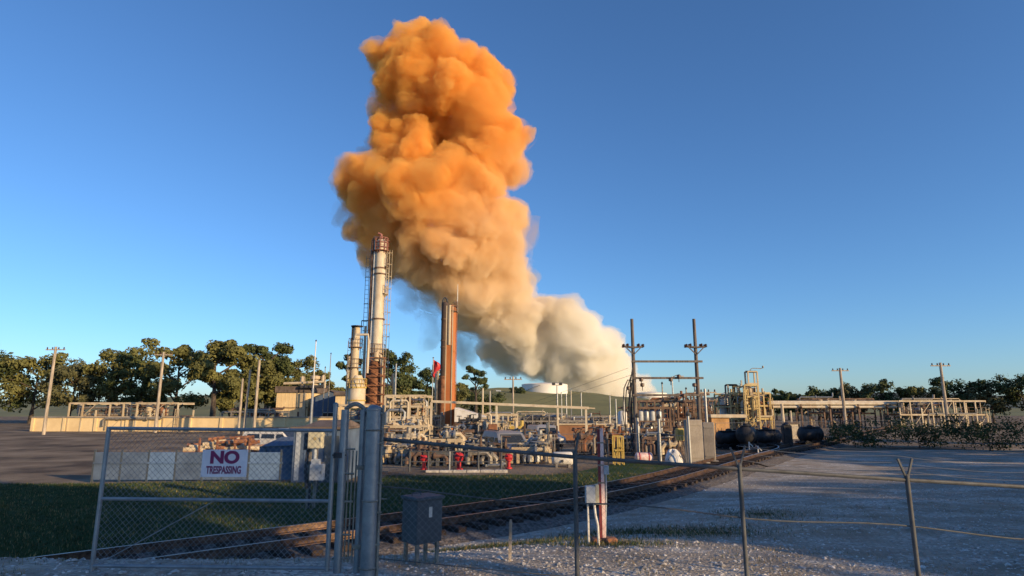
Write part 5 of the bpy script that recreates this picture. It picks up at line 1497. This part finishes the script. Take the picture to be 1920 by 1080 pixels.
b = MB(); b.bevbox(k.x(1271), k.x(1285), -.23, -.203, k.z(824), k.z(805), .01); b.build('door', M['yellow'], k.t)

m_tarp = mat('white_tarp', (.72, .70, .68), .7, 0, .06, 3, .4, 4)
k = PT('covered_heap', 'white tarp-covered heap in front of the concrete slabs', 'heap', 1265, 33.8, py=850)
bm_v = []; b = MB(); n1, n2 = 22, 8; R0 = 17 * k.s
for j in range(n2 + 1):
    f = j / n2; rr = R0 * math.cos(f * math.pi / 2) ** .7; zz = .68 * math.sin(f * math.pi / 2)
    for i in range(n1):
        a = 2 * math.pi * i / n1; q = 1 + .16 * noise.noise(Vector((math.cos(a) * 1.6, math.sin(a) * 1.6, f * 2)))
        bm_v.append((rr * q * math.cos(a) * (1.0) - .12 * f, rr * q * .8 * math.sin(a), zz * (1 + .12 * math.cos(a * 5))))
b.add(bm_v, [(j*n1 + i, j*n1 + (i+1) % n1, (j+1)*n1 + (i+1) % n1, (j+1)*n1 + i) for j in range(n2) for i in range(n1)])
b.build('tarp', m_tarp, k.t, smooth=True)
b = MB(); b.tube([(-R0, -.5, .2), (-.1, -.2, .66), (R0, -.4, .15)], .02, 5); b.build('rope', M['dark'], k.t)

# yellow trestle, small red drum
k = PT('yellow_trestle', 'tall open yellow trestle frame right of the marker post', 'trestle', 1161, 33, py=840)
b = MB(); zt_ = k.z(818)
for x in (k.x(1152), k.x(1161), k.x(1169)):
    for y in (0, .5): b.bar((x, y, 0), (x, y, zt_), .06)
for z in (zt_, zt_ * .5, .15):
    for y in (0, .5): b.bar((k.x(1152), y, z), (k.x(1169), y, z), .05)
b.bar((k.x(1152), 0, 0), (k.x(1161), 0, zt_), .04); b.bar((k.x(1169), 0, 0), (k.x(1161), 0, zt_), .04); b.build('frame', M['yellow'], k.t)
b = MB(); b.tube([(k.x(1152), -.1, zt_ * .5), (k.x(1169), -.1, zt_*.5)], .05, 6); b.ring((k.x(1164), -.12, zt_*.62), .14, .02, 12, 4); b.build('valve', M['yellow'], k.t)
k = PT('oil_drum', 'small faded red drum by the plant fence under the high-voltage frame', 'drum', 1207, 34, py=850)
b = MB(); drum(b, (0, 0, .3), .75, .26); b.build('barrel', m_pink, k.t, smooth=True)
b = MB()
for x in (-.25, .25): b.lathe([(.28, -.02), (.28, .02)], (x, 0, .3), 16, 'x')
b.build('hoop', M['red'], k.t)
# plant fence
def plant_fence(label, pts, H, mesh=True):
    """pts: list of (px, Y)"""
    k = PT('plant_fence', label, 'fence', pts[0][0], pts[0][1], py=850)
    W = [Vector((xw(px, Y, 850) - k.t0.x, Y - k.t0.y, ground(xw(px, Y, 850), Y) - k.t0.z)) for px, Y in pts]
    pr = M['galvd']; wires = MB()
    proto = None
    for i in range(len(W) - 1):
        n = max(1, int((W[i+1] - W[i]).length / 2.6))
        for j in range(n + (1 if i == len(W) - 2 else 0)):
            p = W[i].lerp(W[i+1], j / n)
            if proto is None:
                b = MB(); b.tube([(0, 0, -.1), (0, 0, H)], .035, 6); proto = b.build('post', pr, k.t); o = proto
            else:
                o = proto.copy(); COL.objects.link(o); o.parent = k.t
            o.location = p
        for f in (.02, .35, .68, 1.0): wires.tube([W[i] + Vector((0, 0, H * f)), W[i+1] + Vector((0, 0, H * f))], .012 if f == 1.0 else .006, 4)
        L = (W[i+1] - W[i]).length; s_ = 0
        while s_ < L:
            a = W[i].lerp(W[i+1], s_ / L); e = W[i].lerp(W[i+1], min(1, (s_ + H * .8) / L)); e0 = W[i].lerp(W[i+1], min(1, (s_ + H*.8) / L))
            wires.tube([a + Vector((0, 0, .03)), e + Vector((0, 0, H))], .0035, 3, cap=False); wires.tube([a + Vector((0, 0, H)), e0 + Vector((0, 0, .03))], .0035, 3, cap=False)
            s_ += .22
    wires.build('wire_mesh', M['wire'], k.t)
plant_fence('long low chain-link plant fence along the far edge of the lawn', [(940, 32.3), (1040, 33.5), (1140, 34), (1234, 35), (1290, 33)], 1.55)
plant_fence('chain-link fence on the rust-coloured bank behind the dark shrubs', [(1345, 47), (1440, 52), (1560, 60), (1750, 66)], 1.8)
pf = [('tall grey post right of the yellow trestle', 1195, 36.5, 783), ('tall grey post between the red drum and the white heap', 1235, 35.6, 785), ('tall grey post touching the wide concrete slab', 1290, 32.6, 780)]
for lab, px, Y, yt in pf: pole(lab, px, yt, Y, 6, 'galv', 'cap', 'steel_post', 'post', 'tall grey posts by the lawn')

# handrail and kerb, red valves by the lawn edge
k = PT('handrail', 'low dark pipe handrail above the white kerb at the lawn edge', 'handrail', 870, 29.6, z=ground(xw(870, 29.6), 29.6), py=865)
b = MB()
for i, px in enumerate((768, 803, 843, 897, 940)):
    b = MB(); b.tube([(k.x(px), 0, -.1), (k.x(px), 0, .92)], .045, 8); b.build('post', M['fdark'] if i != 2 else M['galv'], k.t)
b = MB(); b.tube([(k.x(768), 0, .92), (k.x(940), 0, .92)], .03, 8); b.tube([(k.x(768), 0, .45), (k.x(940), 0, .45)], .022, 8); b.build('rail', M['fdark'], k.t)
k = PT('white_kerb', 'white concrete kerb below the handrail along the lawn edge', 'kerb', 870, 29.2, z=ground(xw(870, 29.2), 29.2), py=865)
b = MB()
for i in range(6): b.bevbox(k.x(798) + i * .63, k.x(798) + i * .63 + .61, 0, .3, -.1, .10 + .004 * i, .02)
b.build('kerb_stone', mat('kerb_concrete', (.50, .46, .41), .9, 0, .2, 3, .3, 9), k.t)
def red_valve(label, px, Y, s=1.0):
    k = PT('fire_monitor', label, 'fire monitor', px, Y, py=860, group='red fire monitors by the lawn edge')
    b = MB(); b.lathe([(.22*s, 0), (.22*s, .06), (.11*s, .08), (.11*s, .45*s), (.2*s, .5*s), (.2*s, .58*s), (.1*s, .62*s)], (0, 0, 0), 14); b.build('riser', M['red'], k.t, smooth=True)
    b = MB(); b.lathe([(.05, -.26*s), (.17*s, -.22*s), (.23*s, -.05), (.23*s, .05), (.17*s, .22*s), (.05, .26*s)], (0, 0, .72*s), 14, 'x'); b.build('body', M['red'], k.t, smooth=True)
    b = MB(); b.tube([(0, -.1, .75*s), (-.1, -.45*s, .95*s)], .06*s, 8, .04*s); b.build('nozzle', M['red'], k.t, smooth=True)
    b = MB(); b.tube([(r_ * 0 + .3*s, .16*s*math.cos(a), .78*s + .16*s*math.sin(a)) for r_, a in [(0, i * math.pi / 6) for i in range(13)]], .02, 5); b.bar((.1, 0, .78*s), (.3*s, 0, .78*s), .03); b.build('handwheel', M['dark'], k.t)
red_valve('small red fire monitor left of the first handrail post', 795, 30.6, 0.72)
red_valve('largest bright red fire monitor behind the handrail, under the gantry', 861, 30.4, 0.85)
red_valve('red fire monitor right of the rusty pump housing', 954, 31, 0.75)
# rusty pump housing
k = PT('pump_housing', 'rusty pink upright pump housing on dark legs right of the orange tower', 'pump', 922, 41, py=820)
b = MB(); b.bevbox(k.x(911), k.x(927), -.3, .3, k.z(840), k.z(812), .04); b.build('lower_housing', mat('salmon_primer', (.50, .22, .14), .7, 0, .2, 3), k.t)
b = MB(); b.bevbox(k.x(915), k.x(932), -.2, .4, k.z(812) + .003, k.z(795), .04); b.build('upper_housing', M['rust'], k.t)
b = MB(); b.box(k.x(927), k.x(933), -.25, .3, 0, k.z(812)); b.bar((k.x(914), 0, 0), (k.x(914), 0, k.z(840)), .1); b.build('leg', M['dark'], k.t)
b = MB(); b.tube([(k.x(920), 0, k.z(795)), (k.x(920), 0, k.z(780)), (k.x(917), 0, k.z(775)), (k.x(912), 0, k.z(776))], .07, 8); b.build('vent_pipe', M['cream2'], k.t, smooth=True)
# white horizontal tank
k = PT('horizontal_tank', 'white rounded horizontal tank at the lawn edge left of the first fence post', 'tank', 1055, 32.0, py=855)
b = MB(); drum(b, (0, 0, .40), .85, .33, 20); b.build('shell', M['white'], k.t, smooth=True)
b = MB()
for x in (-.32, .32): b.box(x - .06, x + .06, -.25, .25, -.05, .16)
b.build('saddle', M['galvd'], k.t)
b = MB(); b.lathe([(.07, -.37), (.07, -.28)], (-.05, 0, .30), 10, 'y'); b.build('port', M['dark'], k.t)
# canopy with sloping white roof
k = PT('open_canopy', 'open canopy with a white sloping roof right of the orange tower', 'canopy', 880, 60, py=790)
x0, x1 = k.x(852), k.x(908); zA, zB = k.z(764), k.z(781)
b = MB(); b.add([(x0, 0, zA), (x1, 0, zB), (x1, 5, zB), (x0, 5, zA), (x0, 0, zA - .12), (x1, 0, zB - .12), (x1, 5, zB - .12), (x0, 5, zA - .12)], [(0, 1, 2, 3), (4, 7, 6, 5), (0, 4, 5, 1), (1, 5, 6, 2), (3, 2, 6, 7), (0, 3, 7, 4)])
b.add([(x0, -.02, zA - .13), (x1, -.02, zB - .13), (x1, -.02, zB - .5), (x0, -.02, zB - .5)], [(0, 3, 2, 1)]); b.build('roof', M['white'], k.t)
b = MB()
for x in (x0 + .1, 0, x1 - .1):
    for y in (.1, 4.8): b.bar((x, y, 0), (x, y, zB - .1), .14)
b.build('post', M['brown'], k.t)
b = MB(); b.box(x0 + .2, x1 - .2, 4.85, 4.95, 0, zB - .6); b.build('back_panel', M['dark'], k.t)
# red flag
k = PT('red_flag', 'red flag hanging limp on a pole left of the orange tower', 'flag', 812, 75, py=690)
b = MB(); b.tube([(0, 0, 0), (0, 0, k.z(672))], .07, 8, .05); b.lathe([(.05, 0), (.12, .08), (.05, .16)], (0, 0, k.z(672)), 8); b.build('flagpole', M['galv'], k.t, smooth=True)
b = MB(); vs = []; fs = []
for j in range(9):
    for i in range(6):
        u, v = i / 5, j / 8; vs.append((u * (.75 + .2 * math.sin(v * 5)) * (1 if v < .8 else .8) - (.12 if v > .3 else 0), .14 * math.sin(u * 7 + v * 2), k.z(674) - v * 1.9 - u * .45))
for j in range(8):
    for i in range(5): fs.append((j*6 + i, j*6 + i + 1, (j+1)*6 + i + 1, (j+1)*6 + i))
b.add(vs, fs); o = b.build('cloth', M['red'], k.t, smooth=True)
o.modifiers.new('s', 'SOLIDIFY').thickness = .02
# tanks on the hill
def storage_tank(label, px, Y, wpx, ytop, ybot):
    k = PT('storage_tank', label, 'storage tank', px, Y, z=zw(ybot, Y) - 1.5, py=ytop)
    r = wpx / 2 * k.s; h = k.z(ytop)
    b = MB(); b.lathe([(r, 0), (r, h)], (0, 0, 0), 56); b.build('shell', M['tank'], k.t, smooth=True)
    b = MB(); b.lathe([(r * 1.006, h + .01), (r * 1.006, h + .25), (r * .9, h + .6), (r * .1, h + 1.3)], (0, 0, 0), 56); b.build('roof', M['tank'], k.t, smooth=True)
    b = MB()
    for i in range(14): a = math.pi + i * .1; b.box(r * 1.004 * math.cos(a) - .5, r * 1.004 * math.cos(a) + .5, r * 1.01 * math.sin(a) - .5, r * 1.01 * math.sin(a) + .5, h * (.1 + .06 * i), h * (.1 + .06 * i) + .2)
    b.build('stair', M['galvd'], k.t)
storage_tank('big flat white storage tank on the hill behind the pipe gantry', 1021, 330, 85, 722, 739)
storage_tank('white storage tank low behind the high-voltage frame, right of the smoke', 1218, 420, 62, 738, 752)
# banks, containment walls
k = PT('rust_bank_wall', 'low rust-orange retaining wall behind the right chain-link fence', 'wall', 1100, 58, py=800)
m_bank = mat('rusty_soil', (.34, .17, .085), .95, 0, .2, .7, .4, 5, color2=(.22, .11, .06))
b = MB(); b.box(k.x(1048), k.x(1195), 0, .8, -.1, k.z(797)); b.build('wall', m_bank, k.t)
b = MB(); b.box(k.x(1048), k.x(1195), -.1, .9, k.z(797) + .002, k.z(797) + .14); b.build('coping', M['cream'], k.t)
k = PT('orange_bank_wall', 'sunlit orange retaining wall right of the concrete slabs', 'wall', 1355, 60, py=800)
b = MB(); b.box(k.x(1335), k.x(1368), 0, 1.0, -.1, k.z(783)); b.build('wall', mat('orange_block', (.58, .33, .14), .9, 0, .2, .8), k.t)
b = MB(); b.box(k.x(1333), k.x(1400), -.2, 1.6, k.z(783) + .002, k.z(777)); b.build('coping', M['cream2'], k.t)
# dark low tank cars on the far siding, a relay cabinet, and shrubs at the photo's right edge and beyond
m_car = mat('black_tank_paint', (.028, .027, .03), .6, 0, .3, 2)
def tank_car(label, px, Y, L, H, rz):
    k = PT('tank_car', label, 'tank car', px, Y, z=GZ, py=820, rz=rz, group='black tank cars on the siding')
    r = H * .36; zc = H - r - .1
    b = MB(); drum(b, (0, 0, zc), L - r * .9, r, 22, 'x'); b.build('tank', m_car, k.t, smooth=True)
    b = MB(); b.box(-L/2 - .15, L/2 + .15, -.28, .28, zc - r - .12, zc - r + .04); b.build('underframe', m_car, k.t)
    b = MB(); b.lathe([(.22, 0), (.22, .16), (.1, .22)], (0, 0, zc + r - .04), 12); b.box(-.7, .7, -.3, .3, zc + r - .02, zc + r + .03)
    for x in (-.68, .68):
        for y in (-.28, .28): b.bar((x, y, zc + r), (x, y, zc + r + .22), .03)
    b.build('hatch_platform', m_car, k.t)
    for sx in (-1, 1):
        b = MB(); b.box(sx*(L/2 - .75) - .5, sx*(L/2 - .75) + .5, -.5, -.42, .16, .30); b.box(sx*(L/2 - .75) - .5, sx*(L/2 - .75) + .5, .42, .5, .16, .30); b.box(sx*(L/2 - .75) - .08, sx*(L/2 - .75) + .08, -.5, .5, .2, zc - r - .1); bg_ = b.build('bogie', m_car, k.t)
        for dx in (-.32, .32):
            b = MB(); b.lathe([(.20, -.5), (.20, -.42)], (sx*(L/2 - .75) + dx, 0, .2), 14, 'y'); b.lathe([(.20, .42), (.20, .5)], (sx*(L/2 - .75) + dx, 0, .2), 14, 'y'); b.lathe([(.04, -.42), (.04, .42)], (sx*(L/2 - .75) + dx, 0, .2), 8, 'y'); b.build('wheelset', m_car, bg_)
    b = MB(); b.ladder(0.35, -r - .03, zc - r, zc + r, .25, ax=(1, 0), r=.025, step=.25); b.build('ladder', m_car, k.t)
tank_car('shorter black tank car right behind the narrower concrete slab', 1367, 46, 2.0, 1.35, .15)
tank_car('black tank car with the biggest rounded end, behind the curving rails', 1400, 45, 1.8, 1.75, 1.0)
tank_car('long black tank car right of the one with the biggest rounded end', 1436, 47, 2.3, 1.42, .12)
tank_car('black tank car cut by the right edge of the photo', 1520, 50, 2.0, 1.5, .1)
k = PT('relay_cabinet', 'narrow upright black cabinet between two tank cars near the right edge', 'cabinet', 1475, 48, py=810)
b = MB(); hw = 8 * k.s; b.bevbox(-hw, hw, -.25, .25, 0, k.z(797), .05); b.build('body', m_car, k.t)
b = MB(); b.lathe([(hw * .9, 0), (hw * .8, .08), (hw * .3, .16)], (0, 0, k.z(797) + .003), 12); b.build('cap', m_car, k.t)
k = PT('pale_hut', 'small pale hut between the black cabinet and the last tank car', 'hut', 1488, 60, py=800)
b = MB(); b.box(-.45, .45, 0, .8, 0, k.z(795)); b.build('wall', M['cream2'], k.t)
b = MB(); b.box(-.55, .55, -.1, .9, k.z(795) + .003, k.z(792)); b.build('roof', M['roof'], k.t)
for i, px in enumerate((1404, 1420)):
    k = PT('switch_stand', ['white switch stand in front of the biggest tank car', 'smaller white switch stand right of the other one'][i], 'switch stand', px, 41 - i, py=825)
    b = MB(); b.bar((0, 0, 0), (0, 0, .75 - .2*i), .07); b.box(-.2, .2, -.12, .12, 0, .12); b.build('stand', M['white'], k.t)
    b = MB(); b.bar((-.02, -.03, .7 - .2*i), (.22, -.03, .45 - .2*i), .06); b.build('lever', M['white'], k.t)
for i, (px, yt, Y, wp, lab) in enumerate([(1600, 800, 50, 90, 'broad dark shrub past the right edge of the photo'), (1720, 796, 48, 100, 'second broad dark shrub past the right edge'), (1850, 790, 44, 110, 'outermost broad dark shrub at the right')]):
    h = (zw(yt, Y) - GZ)
    tree((xw(px, Y, 800), Y, GZ - .05), h / .95, wp / 2 / FPX * Y * 1.15, m_leaf[0], lab, 200 + i, n=2600, trunk=.1, leaf=.09, low=.05, group='dark shrubs by the rails', name='shrub', cat='shrub')
# thin vapour trail over the narrow yellow unit, modelled as a bent tube with a flared end
k = PT('vapour_wisp', 'thin bent tube standing in for a vapour wisp above the cream goalpost frame', 'vent pipe', 1415, 79.8, z=zw(697, 79), py=695)
b = MB(); b.tube([(-.6, 0, 0), (-.55, 0, .35), (-.2, 0, .5), (.8, 0, .45), (1.1, 0, .55)], .05, 6); b.build('pipe', M['galvd'], k.t)
b = MB(); b.lathe([(.06, 0), (.12, .1), (.12, .3)], (1.1, 0, .5), 8); b.build('wisp_end', M['galvd'], k.t)
